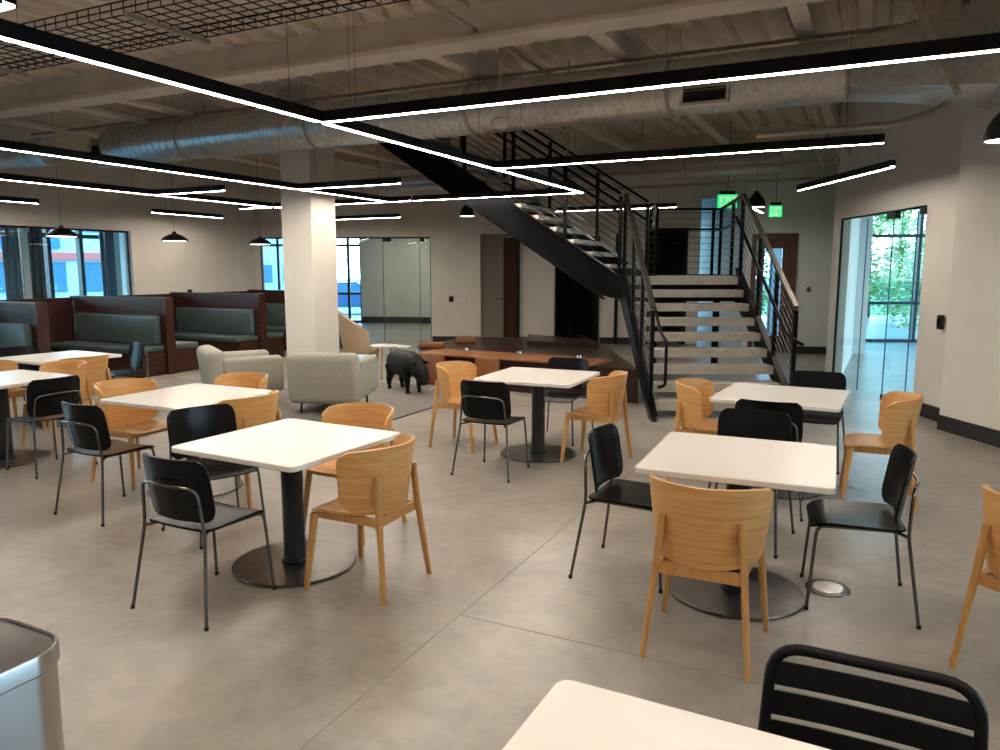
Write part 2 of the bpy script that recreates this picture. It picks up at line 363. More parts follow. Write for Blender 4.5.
window('window_7', (12.8, 17.4), (12.8, 4), 0, 3.6, [0, .2, .4, .6, .8, 1], [0, .92, 2.47, 3.6], .07, 'winglass', 'mullion', .12)
wall('wall_right_room_left', (6.95, 15.05), (7.3, 17.9), .12, 'plaster', side=-1)
wall('wall_right_room_near', (5.5, 4.2), (12.8, 4.0), .12, 'wall', side=1)
bm = bmnew(); seg(bm, (7.3, 17.9), (12.8, 17.4), .2, .7, 3.6); seg(bm, (12.8, 17.4), (12.8, 4), .2, .7, 3.6); struct('wall_right_room_header', bm, 'plaster')
bm = bmnew(); box(bm, (7.25, 15.3, 2.15), (.28, .28, 4.3)); struct('column_right_room', bm, 'plaster')
# light for the corridor behind the stairs
window('window_8', (4.1, 21.9), (5.8, 21.9), 0, 3.2, [0, .5, 1], [0, 2.45, 3.2], .06)
bm = bmnew(); box(bm, (5, 21.95, 3.75), (2, .15, 1.1)); struct('wall_corridor_end', bm, 'wall2')
# windows right of and behind the camera
for i, (s0, s1) in enumerate(((3.1, 5.2), (5.4, 7.5))):
    d = Vector((RW(7.95)-RW(-4), 11.95, 0)).normalized(); p0 = Vector((RW(-4)+.15, -4, 0)); window('window_%d' % (9+i), p0+d*s0, p0+d*s1, .3, 2.7, [0, .5, 1], [.3, 2.7], .06)

# ------------------------------------------------------------------ recesses and doors in the back wall
def recess(name, X0, X1, depth, m, h):
    bm = bmnew(); y0 = BW(X0)+.2
    for c, s in (((X0-.03, y0+depth/2, h/2), (.06, depth, h)), ((X1+.03, y0+depth/2, h/2), (.06, depth, h)), (((X0+X1)/2, y0+depth, h/2), (X1-X0+.12, .06, h)), (((X0+X1)/2, y0+depth/2, h+.03), (X1-X0+.12, depth, .06))): box(bm, c, s)
    return struct(name, bm, m)
recess('wall_recess', -.45, .42, .75, 'wall', 2.5); recess('wall_dark_room', 1.28, 2.24, 2.2, 'dark', 2.44); recess('wall_dark_passage', 3.36, 4.2, 2.0, 'dark', 2.62)
def framebm(X0, X1, h, w=.05):
    bm = bmnew()
    for X in (X0, X1): box(bm, (X, BW(X)+.08, h/2), (w, .26, h))
    box(bm, ((X0+X1)/2, BW((X0+X1)/2)+.08, h-w/2), (X1-X0, .26, w)); return bm
bm = bmnew(); box(bm, (.25, BW(0)+.34, 1.22), (.045, .62, 2.42), R(28)); d1 = struct('door_1', bm, 'door')
bm = bmnew(); tube(bm, [(.06, BW(0)+.20, 1.02), (-.02, BW(0)+.14, 1.02), (-.10, BW(0)+.17, 1.02)], .011); obj('door_handle', bm, 'brass', d1)
bm = bmnew(); box(bm, (.43, BW(.43)+.05, 1.25), (.04, .26, 2.5)); obj('door_frame', bm, 'black', d1, 0)
d2 = struct('door_2', framebm(1.28, 2.24, 2.44), 'black')
struct('trim_4', framebm(3.36, 4.2, 2.62, .04), 'black')
bm = bmnew(); box(bm, (2.33+.32, BW(2.6)-.03, 1.25), (.07, .05, 2.5)); struct('trim_5', bm, 'black')
# dark office chair in the dark room
t = thing('office_chair', 'dark office chair inside the unlit room behind the stairs', 'chair', (1.7, BW(1.7)+1.0, 0), R(200))
bm = bmnew(); cushion(bm, (0, 0, .48), (.5, .48, .1), .04); obj('seat', bm, 'blackmetal', t)
bm = bmnew(); cushion(bm, (0, -.24, .8), (.46, .07, .5), .03); obj('backrest', bm, 'blackmetal', t)
bm = bmnew(); tube(bm, [(0, 0, .08), (0, 0, .44)], .025)
for k in range(5): a = k*1.257; bar(bm, (0, 0, .09), (.28*math.cos(a), .28*math.sin(a), .04), .04, .03)
obj('base', bm, 'steel', t)
# exit door
dv = Vector((1.93, -.48, 0)).normalized(); e0 = Vector((5.02, 15.53, 0))
an = math.atan2(dv.y, dv.x)
c = e0+dv*.55; bm = bmnew()
for s in (.17, .93): p = e0+dv*s; box(bm, (p.x, p.y+.06, 1.2), (.1, .24, 2.4), an)
box(bm, (c.x, c.y+.06, 2.36), (.86, .24, .1), an); d3 = struct('door_3', bm, 'door')
bm = bmnew(); nY = Vector((-dv.y, dv.x, 0))
def dbox(s0, s1, z0, z1): p = e0+dv*(s0+s1)/2+nY*.06; box(bm, (p.x, p.y, (z0+z1)/2), (s1-s0, .045, z1-z0), an)
dbox(.22, .36, 0, 2.31); dbox(.70, .88, 0, 2.31); dbox(.36, .70, 0, .35); dbox(.36, .70, 2.12, 2.31); dl = obj('door_leaf', bm, 'door', d3, 0)
bm = bmnew(); dbox(.36, .70, .35, 2.12); obj('door_glass', bm, 'winglass', dl, 0)
bm = bmnew(); p = e0+dv*.79-nY*.0; tube(bm, [(p.x, p.y, 1.0), (p.x, p.y-.07, 1.0), (p.x-.1, p.y-.07, 1.0)], .012); obj('door_handle', bm, 'brass', dl)
# back of the exit door: daylight vestibule
wall('wall_vestibule', (6.95, 15.25), (7.1, 19.9), .1, 'wall2', side=-1)
window('window_11', (5.4, 19.9), (7.1, 19.9), 0, 3.0, [0, 1], [0, 2.45, 3.0], .06)
# switches and small plates
def plate(name, label, cat, c, s, rz, m, parts=True):
    t = thing(name, label, cat, c, rz)
    bm = bmnew(); cushion(bm, (0, 0, 0), s, min(s)*.3, seg_=2); obj('plate', bm, m, t)
    bm = bmnew(); box(bm, (0, -s[1]*.6, 0), (s[0]*.45, s[1]*.4, s[2]*.5)); obj('rocker', bm, m, t, 0)
plate('card_reader', 'black card reader on the right wall beside the glass wall', 'switch', (4.93, 8.42, 1.12), (.09, .04, .16), R(-90), 'black')
plate('card_reader', 'small black card reader on the back wall right of the glass wall', 'switch', (-1.13, BW(-1.13)-.02, 1.02), (.10, .04, .13), 0, 'black')
plate('light_switch', 'small white switch on the back wall beside the black card reader', 'switch', (-.85, BW(-.85)-.02, 1.0), (.09, .02, .11), 0, 'white')
plate('light_switch', 'small grey switch on the wall right of the exit door', 'switch', (6.2, 15.215, 1.3), (.07, .02, .10), an, 'steel')
plate('wall_socket', 'small white outlet low on the square column', 'socket', (-2.86, 11.06, .42), (.07, .012, .11), -GA, 'white')

# ------------------------------------------------------------------ ceiling
HA = (-8.9, -4.75); HB = (10.1, 11.95)    # stair opening in grid coordinates
bm = bmnew()
A0, A1, B0, B1 = -16.9, 10.5, -12.5, 21.6
for a0, a1, b0, b1 in ((A0, A1, B0, HB[0]), (A0, 8, HB[1], 13.2), (-22.3, 8, 13.2, 17.2), (-21, 4.6, 17.2, B1), (A0, HA[0], HB[0], HB[1]), (HA[1], A1, HB[0], HB[1])): boxg(bm, a0, a1, b0, b1, H, H+.18)
struct('ceiling', bm, 'ceil')
bm = bmnew(); a = -20.0
while a < 12:
    def rib(b0, b1):
        r0 = [(a, b0), (a+.17, b0), (a+.14, b0), (a+.03, b0)]
        for s in (1,):
            p = [g(a, b0, H), g(a+.19, b0, H), g(a+.155, b0, H-.075), g(a+.035, b0, H-.075)]; q = [v+GY*(b1-b0) for v in p]
            prism(bm, [p, q])
    if HA[0]-.19 < a < HA[1]: rib(-6, HB[0]); rib(HB[1], 17)
    else: rib(-6, 17)
    a += .305
struct('ceiling_deck', bm, 'ceil')
def ibeam(bm, p, q, w, h, z):
    """z = bottom; rounded sprayed I profile"""
    p = Vector(p); q = Vector(q); d = (q-p).normalized(); s = Vector((-d.y, d.x, 0))
    prof = [(-w/2, 0), (-w/2, .05), (-w*.12, .09), (-w*.12, h-.05), (-w/2, h-.02), (-w/2, h), (w/2, h), (w/2, h-.02), (w*.12, h-.05), (w*.12, .09), (w/2, .05), (w/2, 0)]
    prism(bm, [[pt+s*x+Vector((0, 0, z+y)) for x, y in prof] for pt in (p, q)])
bm = bmnew(); ibeam(bm, g(-20, 6.85), g(12, 6.85), .34, .42, H-.42)
struct('ceiling_girder', bm, 'beam', 30)
bm = bmnew(); ibeam(bm, g(-20, -1.5), g(12, -1.5), .34, .42, H-.42); struct('ceiling_girder', bm, 'beam', 30)
bm = bmnew(); ibeam(bm, g(-20, 14.9), g(4, 14.9), .34, .42, H-.42); struct('ceiling_girder', bm, 'beam', 30)
for i, a in enumerate((-16, -14.1, -12.2, -10.3, -8.4 - .9, -4.45, -2.6, -.75, 1.1, 2.95, 4.8, 6.7)):
    for b0, b1 in ((7.0, 14.75),):
        if b0 > 5 and a > 4: continue
        bm = bmnew(); ibeam(bm, g(a, b0), g(a, b1), .22 if a < -8 else .16, .34 if a < -8 else .3, H-(.34 if a < -8 else .3)); struct('ceiling_joist', bm, 'beam', 30)
# upper storey shaft over the stairs
bm = bmnew()
boxg(bm, HA[0]-.1, HA[0], HB[0]-.1, HB[1]+.1, H+.18, 6.6); boxg(bm, HA[1]+1.5, HA[1]+1.6, HB[0]-.1, HB[1]+.1, H+.18, 6.6)
boxg(bm, HA[0], HA[1]+1.5, HB[0]-.1, HB[0], H+.18, 6.6); boxg(bm, HA[0], HA[1]+1.5, HB[1], HB[1]+.1, H+.18, 6.6); boxg(bm, HA[0]-.1, HA[1]+1.6, HB[0]-.1, HB[1]+.1, 6.6, 6.7)
struct('wall_stairwell', bm, 'wall2')

# ducts
def spiral_duct(name, label, p, q, r, step=.14):
    t = thing(name, label, 'duct', (0, 0, 0)); p = Vector(p); q = Vector(q); n = int((q-p).length/step); d = (q-p).normalized()
    bm = bmnew(); tube(bm, [p, q], r, 40); obj('duct_body', bm, 'duct', t)
    bm = bmnew()
    for i in range(1, n):
        c = p+d*i*step; tube(bm, [c-d*.006, c-d*.003, c+d*.003, c+d*.006], r+.005, 40)
    obj('seam_ridge', bm, 'duct', t)
    for i in range(1, int((q-p).length/2.4)+1):
        bm = bmnew(); c = p+d*(i*2.4-.8); s = d.cross(Vector((0, 0, 1)))
        tube(bm, [c+s*r, Vector((c.x+s.x*r, c.y+s.y*r, H))], .004, 6); tube(bm, [c-s*r, Vector((c.x-s.x*r, c.y-s.y*r, H))], .004, 6)
        tube(bm, [c-d*.02, c+d*.02], r+.012, 40); obj('hanger_strap', bm, 'galv', t)
    return t
# main duct: passes (0,9.3) along GX
aD, bD = ab(0, 9.3); zD = 3.62; rD = .29
md = spiral_duct('round_duct', 'long round spiral metal duct hanging in front of the stairs', g(-10.85, bD, zD), g(-.35, bD, zD), rD)
def grille(parent, c, w, h, rz=-GA, tilt=0):
    bm = bmnew(); mt = Matrix.Translation(Vector(c)) @ Matrix.Rotation(rz, 4, 'Z') @ Matrix.Rotation(tilt, 4, 'X')
    for x in (-w/2, w/2): box(bm, (x, 0, 0), (.03, .05, h), m=mt)
    for z in (-h/2, h/2): box(bm, (0, 0, z), (w+.03, .05, .03), m=mt)
    gr = obj('grille_frame', bm, 'white', parent, 0); bm = bmnew()
    for i in range(9): box(bm, (0, 0, -h/2+h*(i+.5)/9), (w, .03, .008), m=mt @ Matrix.Identity(4))
    box(bm, (0, .03, 0), (w, .01, h), m=mt); obj('grille_louvre', bm, M['rail'], gr, 0)
grille(md, g(-1.65, bD-rD*.98, zD-rD*.42), .46, .27, tilt=R(-16))
bm = bmnew(); c0 = g(-10.85, bD, zD); tube(bm, [c0-GX*.02, c0+GX*.03], rD+.02, 40); obj('duct_end', bm, 'duct', md)
bm = bmnew()
for x0, x1, z0, z1 in ((-.2, .2, -.17, -.14), (-.2, .2, .14, .17), (-.2, -.17, -.17, .17), (.17, .2, -.17, .17)): pass
bm.free(); grille(md, g(-11.05, bD-.2, zD-.12), .36, .3)
bm = bmnew(); boxg(bm, -11.25, -10.87, bD-.17, bD+.2, zD-.3, zD+.1); obj('duct_boot', bm, 'duct', md, 0)
# transition and rectangular duct on the right
t = thing('rectangular_duct', 'wide rectangular sheet metal duct high on the right with tapered transition', 'duct', (0, 0, 0))
def ringp(a, w, z0, z1, b0): return [g(a, b0-w/2, z0), g(a, b0+w/2, z0), g(a, b0+w/2, z1), g(a, b0-w/2, z1)]
bm = bmnew(); rr = [[g(-.35, bD+math.cos(k*2*math.pi/32+math.pi/4)*rD, zD+math.sin(k*2*math.pi/32+math.pi/4)*rD) for k in range(32)]]
sq = []
for k in range(32):
    th = k*2*math.pi/32+math.pi/4; cx, sx = math.cos(th), math.sin(th); mm = max(abs(cx), abs(sx)); sq.append(g(.85, bD+cx/mm*.55, zD+sx/mm*.36))
rr.append(sq); prism(bm, rr); obj('transition', bm, 'duct', t, 12)
bm = bmnew(); boxg(bm, .85, 6.2, bD-.55, bD+.55, zD-.36, zD+.36); obj('duct_body', bm, 'duct', t, 0)
bm = bmnew()
for a in (.9, 1.35, 2.3, 2.9, 3.6, 4.4, 5.2):
    for w in (0,): boxg(bm, a-.015, a+.015, bD-.57, bD+.57, zD-.38, zD+.38)
obj('flange', bm, 'duct', t, 0)
bm = bmnew()
for a in (.55, 1.0): bar(bm, g(a, bD-.7, zD-.45), g(a-.5, bD-.7, H-.05), .05, .05)
obj('hanger_strap', bm, 'galv', t, 0)
# left ducts
spiral_duct('round_duct', 'round metal duct at the left edge above the first booth', g(-12.95, 7.3, 3.42), g(-10.95, 7.3, 3.42), .2)
spiral_duct('round_duct', 'distant round duct near the back wall above the exit signs', g(-1.5, 13.6, 3.5)+GY*.2, g(-10.0, 13.6, 3.5)+GY*.2, .17)
# pipes
def pipe(label, pts, r, m='galv', name='ceiling_pipe'):
    bm = bmnew(); tube(bm, fillet(pts, .08), r, 10); return tag(obj(name, bm, m, None), label, 'pipe')
pipe('thin sprinkler pipe running beside the girder above the nearest lights', [g(-3.6, 3.0, 4.0), g(-3.6, 10, 4.0)], .022)
pipe('painted sprinkler pipe running under the girder', [g(-16, 8.4, 3.98), g(5, 8.4, 3.98)], .02)
pipe('long pipe hanging low behind the round duct', [g(-9, 12.6, 3.3), g(2.4, 12.6, 3.3)], .035)
pipe('second pipe behind the round duct, nearest the exit signs', [g(-8, 12.95, 3.1), g(1.5, 12.95, 3.1)], .025)
for k in range(3):
    pipe(['leftmost', 'middle', 'rightmost'][k]+' of three thick painted conduits bending up above the right light', [g(2.0+k*.14, 6.6, 4.25), g(2.0+k*.14, 5.9, 3.95), g(1.95+k*.14, 5.5, 3.75), g(1.95+k*.14, 5.5, 3.2+.9*(k == 1))][:3+(k != 1)], .045)
    pipe(['left', 'middle', 'right'][k]+' of three thin slanted conduits on the right wall behind the lights', [g(-1.15+k*.2, 12.0, 4.2), g(-.75+k*.2, 12.3, 3.2)], .03)
pipe('curved conduit looping below the rectangular duct to the right wall', [(2.6, 7.9, 3.05), (3.35, 7.7, 3.08), (3.84, 7.55, 3.1), (4.2, 7.45, 3.22), (4.33, 7.4, 3.4), (4.33, 7.4, 4.2)], .03)
# wire basket tray
def tray(b0, b1, z, a0, a1, label):
    t = thing('cable_tray', label, 'cable tray'); bm = bmnew(); bm2 = bmnew(); hh = .09
    nl = 6
    for i in range(nl+1): b = b0+(b1-b0)*i/nl; bar(bm, g(a0, b, z), g(a1, b, z), .007, .007)
    a = a0
    while a < a1:
        bar(bm, g(a, b0, z), g(a, b1, z), .007, .007); bar(bm2, g(a, b0, z), g(a, b0, z+hh), .006, .006); bar(bm2, g(a, b1, z), g(a, b1, z+hh), .006, .006); a += .12
    for b in (b0, b1):
        for h2 in (hh*.5, hh): bar(bm2, g(a0, b, z+h2), g(a1, b, z+h2), .008, .008)
    obj('wire_bottom', bm, 'black', t, 0); obj('wire_side', bm2, 'black', t, 0)
    a = a0+.8
    while a < a1:
        bm = bmnew()
        for b in (b0, b1): tube(bm, [g(a, b, z), g(a, b, H)], .0035, 6)
        bar(bm, g(a, b0-.05, z-.02), g(a, b1+.05, z-.02), .04, .03); obj('hanger_rod', bm, 'galv', t, 0); a += 2.2
tray(3.72, 4.33, 3.42, -12, 2.0, 'black wire basket cable tray hanging under the ceiling girder')
# small ceiling sensor on a rod
t = thing('ceiling_sensor', 'white ceiling sensor hanging on a rod in front of the round duct', 'sensor', (0, 7.9, 0))
bm = bmnew(); lathe(bm, [(0, 3.13), (.075, 3.13), (.09, 3.16), (.09, 3.2), (.07, 3.22), (.07, 3.32), (0, 3.32)], n=24); obj('sensor_body', bm, 'white', t)
bm = bmnew(); tube(bm, [(0, 0, 3.32), (0, 0, H)], .008); obj('rod', bm, 'galv', t)
# emergency cylinder heaters etc. by the ceiling: slim sprinkler heads
for i, (x, y, l) in enumerate(((.85, 9.75, 'beside the stair handrail'), (2.2, 12.0, 'above the stair landing'), (-1.2, 5.9, 'above the nearest light corner'), (-.7, 6.1, 'by the girder over the middle table'))):
    bm = bmnew(); zb = (3.05, 3.1, 3.75, 3.7)[i]; tube(bm, [(x, y, zb+.06), (x, y, H)], .012, 8); lathe(bm, [(0, zb), (.03, zb+.005), (.012, zb+.03), (.018, zb+.07), (0, zb+.08)], (x, y, 0), 12)
    tag(obj('sprinkler_head', bm, 'galv', None), 'small sprinkler head on a drop pipe '+l, 'sprinkler')

# ------------------------------------------------------------------ linear lights
ZL = 2.75
JA = (-16, -14.1, -12.2, -10.3, -9.3, -4.45, -2.6, -.75, 1.1, 2.95, 4.8, 6.7)
def cable_top(x, y):
    a, b = ab(x, y)
    if abs(b-bD) < rD+.02 and -10.85 < a < -.35: return zD-math.sqrt(max(0, rD**2-(b-bD)**2))
    if any(abs(b-q) < .18 for q in (-1.5, 6.85, 14.9)): return H-.42
    if 6.95 < b < 14.8:
        for q in JA:
            if abs(a-q) < .12: return H-(.34 if q < -8 else .3)
    return H-.076 if (a+20) % .305 < .19 and -6 < b < 17 and a < 12 else H-.001
def linear(label, p, q, z=ZL, cables=True):
    p = Vector((p[0], p[1], 0)); q = Vector((q[0], q[1], 0)); d = (q-p); Ln = d.length; d.normalize()
    t = thing('linear_light', label, 'light', (p.x, p.y, 0), math.atan2(d.y, d.x), 'black linear lights')
    bm = bmnew(); w, h = .062, .064
    box(bm, (Ln/2, 0, z+.012+h/2), (Ln, w, h)); box(bm, (Ln/2, w/2-.003, z+.008), (Ln, .006, .016)); box(bm, (Ln/2, -w/2+.003, z+.008), (Ln, .006, .016)); obj('housing', bm, 'black', t, 0)
    bm = bmnew(); box(bm, (Ln/2, 0, z+.006), (Ln-.01, w-.014, .012)); obj('diffuser', bm, 'led', t, 0)
    for s in (.3, Ln-.3) if Ln > 1 else (Ln/2,):
        pc_ = p+d*s; bm = bmnew(); tube(bm, [(s, 0, z+h), (s, 0, cable_top(pc_.x, pc_.y))], .0015, 5); obj('suspension_cable', bm, 'black', t)
    return t
cA = Vector((-1.28, 5.61, 0)); cC = Vector((-.06, 8.13, 0)); cE = Vector((1.15, 10.65, 0))
u = .035
linear('long light over the left foreground, running out of the top left of the photo', cA-GY*(3.4+2), cA-GY*u)
linear('long light over the right foreground ending at the right edge of the photo', cA, cA+GX*5.6)
linear('light linking the two long lights over the centre, left of the stairs', cA+GY*u, cC-GY*u)
linear('light in front of the stairs ending by the right wall', cC, (3.21, 6.49))
linear('light whose pointed end crosses the stair stringer', cC+GY*u, cE-GY*u)
n1 = cE-GX*2.8; n2 = cE-GX*5.6
linear('light crossing below the stair stringer towards the column', n1+GX*u, cE)
linear('light passing behind the column at head height', cE-GX*(2.8+u), n2+GX*.05)
linear('short stub light left of the column where two lights meet', n2-GX*u, n2-GX*.75)
s2 = Vector((-4.38, 6.8, 0)); c2 = Vector((-2.67, 10.21, 0))
linear('long light over the left tables, running out of the left edge', c2-GY*(4.4+3.0), c2-GY*u)
linear('short light leaving the column corner towards the stairs', c2, c2+GX*1.6)
linear('light crossing the column and going back to the stair light', c2+GY*u, c2+GY*2.12)
c3 = n2-GY*2.4
linear('light above the left booths, running out of the left edge', c3-GY*4.2, c3-GY*u)
linear('short light angled off above the second booth', c3, c3+GX*1.35)
linear('light above the booths beside the column', c3+GY*u, n2-GY*u)
linear('light going back from the crossing beside the column', n2+GY*.06, n2+GY*1.2)
linear('short separate light above the middle pendant lamp', (-6.5, 14.35), Vector((-6.5, 14.35, 0))+GY*1.7)
linear('short separate light at the left edge above the booths', Vector((-7.45, 12.4, 0))-GY*2.0, (-7.45, 12.4))
linear('separate light in front of the glass wall behind the column', (-2.05, 15.65), Vector((-2.05, 15.65, 0))-GX*1.8)
linear('separate light behind the upper stair rail', (.95, 14.1), (3.0, 13.1))
linear('separate light slanting towards the right wall by the stairs', (4.05, 10.45), (4.1, 8.08), 2.76)
linear('short light beside the exit signs', (4.45, 13.46), (4.95, 14.47), 2.75)
linear('light over the room to the right behind the glass', (6.6, 12.6), (9.2, 12.0), 2.75)

linear('bright end of a light at the very top left corner of the photo', (-2.24, 3.32), (-1.96, 3.18))
linear('added fill light above the camera over the bottom table', (-1.0, 1.75), Vector((-1.0, 1.75, 0))+GX*3.6)  # unseen lamp added to brighten the nearest tabletop
linear('first added fill light in the glazed room behind the back wall', (-4.2, 19.6), (-1.6, 19.0), 2.95)  # added lamp, hidden above the header, brightens the back room
linear('second added fill light in the glazed room behind the back wall', (-3.7, 22.7), (-1.1, 22.1), 2.95)  # also added out of view, to lift the cream walls there
linear('added fill light behind the camera on the right', Vector((2.0, -.6, 0)), Vector((2.0, -.6, 0))+GX*3.0+Vector((0, 0, 0)))  # unseen lamp added as fill for floor and ceiling
linear('added fill light behind the camera in the middle', Vector((-2.6, -1.6, 0)), Vector((-2.6, -1.6, 0))+GX*3.6)  # added fill lamp, out of view
linear('added fill light behind the camera on the left', Vector((-7.5, 1.0, 0)), Vector((-7.5, 1.0, 0))+GX*3.6)  # another unseen lamp added for fill
# ------------------------------------------------------------------ pendants
def pend(kind):
    t = thing('pendant_lamp', '', 'lamp'); bm = bmnew()
    if kind == 'wide':
        prof = [(.225, 0), (.22, .035), (.16, .085), (.085, .12), (.035, .135), (.03, .17), (0, .175)]; zc = .175
    else:
        prof = [(.14, 0), (.138, .04), (.118, .11), (.085, .165), (.045, .20), (.03, .24), (0, .245)]; zc = .245
    inner = [(max(r0-.006, 0), z-.004 if z > .01 else 0) for r0, z in prof[:-1]]
    lathe(bm, prof[::-1][0:]+[(prof[0][0]-.006, 0)]+inner[1:]+[(0, prof[-2][1]-.004)], n=36); obj('lamp_shade', bm, 'black', t, 40)
    bm = bmnew(); r0 = prof[0][0]-.012; lathe(bm, [(0, .004), (r0, .004), (r0, .014), (0, .014)], n=32); obj('diffuser', bm, 'bulb', t)
    bm = bmnew(); tube(bm, [(0, 0, zc-.02), (0, 0, H-2.2 if kind == 'wide' else H-2.6)], .0025, 6); obj('cord', bm, 'black', t)
    return t
pw = pend('wide'); pc = pend('cone')
BP = Vector((-5.39, 12.25, 0))
for i, l in enumerate(('leftmost black dome pendant, in front of the left glass wall', 'middle black dome pendant, above the second booth', 'black dome pendant beside the column, above the third booth')):
    c = BP+GY*(1.05+2.1*(i-1))-GX*.98; c.z = 2.2
    o = pw if i == 0 else dup(pw, c, 0, l); o.location = c; o['label'] = l; o['group'] = 'dome pendants over the booths'
for i, (x, y, z, l) in enumerate(((-.6, 14.0, 2.66, 'small black cone pendant under the stair stringer'), (3.9, 11.7, 2.64, 'black cone pendant beside the exit signs'), (3.455, 5.3, 2.575, 'black cone pendant cut off by the right edge of the photo'))):
    o = pc if i == 0 else dup(pc, (x, y, z), 0, l); o.location = (x, y, z); o['label'] = l; o['group'] = 'cone pendants by the stairs'

# ------------------------------------------------------------------ exit signs
LET = {'E': ['111', '100', '110', '100', '111'], 'X': ['101', '101', '010', '101', '101'], 'I': ['1', '1', '1', '1', '1'], 'T': ['111', '010', '010', '010', '010']}
def exit_sign(label, x, y, z, rz, w=.33, h=.2):
    t = thing('exit_sign', label, 'sign', (x, y, z), rz)
    bm = bmnew(); box(bm, (0, 0, 0), (w, .035, h)); obj('panel', bm, 'green', t, 0)
    bm = bmnew(); box(bm, (0, 0, h/2+.03), (w*.8, .05, .06)); tube(bm, [(0, 0, h/2+.05), (0, 0, H-z)], .006, 6); obj('bracket', bm, 'black', t, 0)
    bm = bmnew(); px = w/15.5; x0 = -px*6.0
    for ch in 'EXIT':
        G = LET[ch]
        for r0, row in enumerate(G):
            for c0, v in enumerate(row):
                if v == '1': box(bm, (x0+c0*px+px/2, -.02, (2-r0)*h*.15), (px, .006, h*.15))
        x0 += (len(G[0])+.8)*px
    obj('lettering', bm, 'greenface', t, 0)
exit_sign('green EXIT sign seen behind the landing rail', 4.05, 13.7, 2.90, R(-4), .34, .24)
exit_sign('green EXIT sign above the exit door, right of the pendant', 5.17, 14.4, 2.78, R(-8), .23, .21)

# ------------------------------------------------------------------ column
cc = Vector((-2.71, 11.0, 0))-GX*.275+GY*.275
bm = bmnew(); box(bm, (cc.x, cc.y, H/2), (.55, .55, H), -GA); struct('column_main', bm, 'wall')

# ------------------------------------------------------------------ staircase
st = thing('staircase', 'black steel staircase with beige treads, landing and cable railings', 'staircase')
F0 = 8.6; RZ, RU, ZLd = .178, .254, 1.60; XL, XR = 1.71, 3.40
SL = RZ/RU
def part(name, bm, m, sm=0): return obj(name, bm, m, st, sm)
for k in range(1, 9):
    y = F0+(k-1)*RU; bm = bmnew(); box(bm, ((XL+XR)/2, y+.145, k*RZ-.05), (XR-XL-.12, .29, .10)); part('tread', bm, 'tread')
for X in (XL+.03, XR-.03):
    bm = bmnew(); yb = F0-.28; yt = F0+8*RU+.12
    zt = lambda y: RZ+.06+(y-F0)*SL
    pts = [(yb, 0), (yb+.2, 0), (yt, zt(yt)-.46), (yt, zt(yt)-.0), (yb+.05, zt(yb+.05)), (yb, zt(yb)-.05)]
    pts[2] = (yt, 1.25); pts[3] = (yt, 1.72)
    prism(bm, [[(X+s*.03, y, max(z, 0)) for y, z in pts] for s in (-1, 1)]); part('stringer', bm, 'stairsteel')
    bm = bmnew()   # flange along the top
    bar(bm, (X, yb+.03, zt(yb+.03)), (X, yt, 1.72), .085, .012); part('stringer_flange', bm, 'stairsteel')
# landing
LP = [(XL, F0+8*RU), (XR, F0+8*RU), (3.82, 13.15), (2.55, 13.15), (2.45, 12.25), (1.64, 10.75)]
bm = bmnew(); prism(bm, [[(x, y, z) for x, y in LP] for z in (ZLd-.11, ZLd)]); part('landing', bm, 'tread')
bm = bmnew()
for p, q in ((LP[1], LP[2]), (LP[2], LP[3]), (LP[3], LP[4])): seg(bm, p, q, .05, .34, ZLd-.32)
seg(bm, (XL, F0+8*RU+.2), (XR, F0+8*RU+.2), .06, .24, ZLd-.35); part('landing_beam', bm, 'stairsteel')
bm = bmnew()
for x, y in ((3.7, 12.9), (2.65, 12.95)): tube(bm, [(x, y, 0), (x, y, ZLd-.1)], .06, 12)
part('support_post', bm, 'stairsteel', 30)
# flight 2
f2 = Vector((1.66, 10.6, 0)); W2 = 1.42; S2 = .636; T2 = 4.75
def q2(t, w, z): v = f2-GX*t+GY*w; return Vector((v.x, v.y, z))
for w in (.02, W2):
    bm = bmnew(); z = lambda t: 1.62+S2*t
    pr = [(-.12, 1.30), (.06, 1.30), (.30, z(.30)-.46), (T2, z(T2)-.46), (T2, z(T2)), (0, 1.62), (-.12, 1.62)]
    prism(bm, [[q2(t, w+s, zz) for t, zz in pr] for s in (-.03, .03)]); part('stringer', bm, 'stairsteel')
    bm = bmnew(); bar(bm, q2(0, w-.03, 1.62), q2(T2, w-.03, z(T2)), .11, .014); bar(bm, q2(.2, w-.03, z(.2)-.46), q2(T2, w-.03, z(T2)-.46), .11, .014); part('stringer_flange', bm, 'stairsteel')
k = 1
while 1.6+k*RZ < 4.6:
    t0 = .12+.28*(k-1); bm = bmnew(); c = q2(t0+.15, W2/2, 1.6+k*RZ-.03); box(bm, c, (.30, W2-.06, .06), -GA); part('tread', bm, 'tread')
    bm = bmnew(); c = q2(t0+.28, W2/2, 1.6+k*RZ-.05); box(bm, c, (.02, W2-.06, .09), -GA); part('tread_edge', bm, 'stairsteel'); k += 1
bm = bmnew(); v = q2(T2+.8, W2/2, H+.33); box(bm, v, (1.7, W2+.4, .12), -GA); part('upper_landing', bm, 'stairsteel')
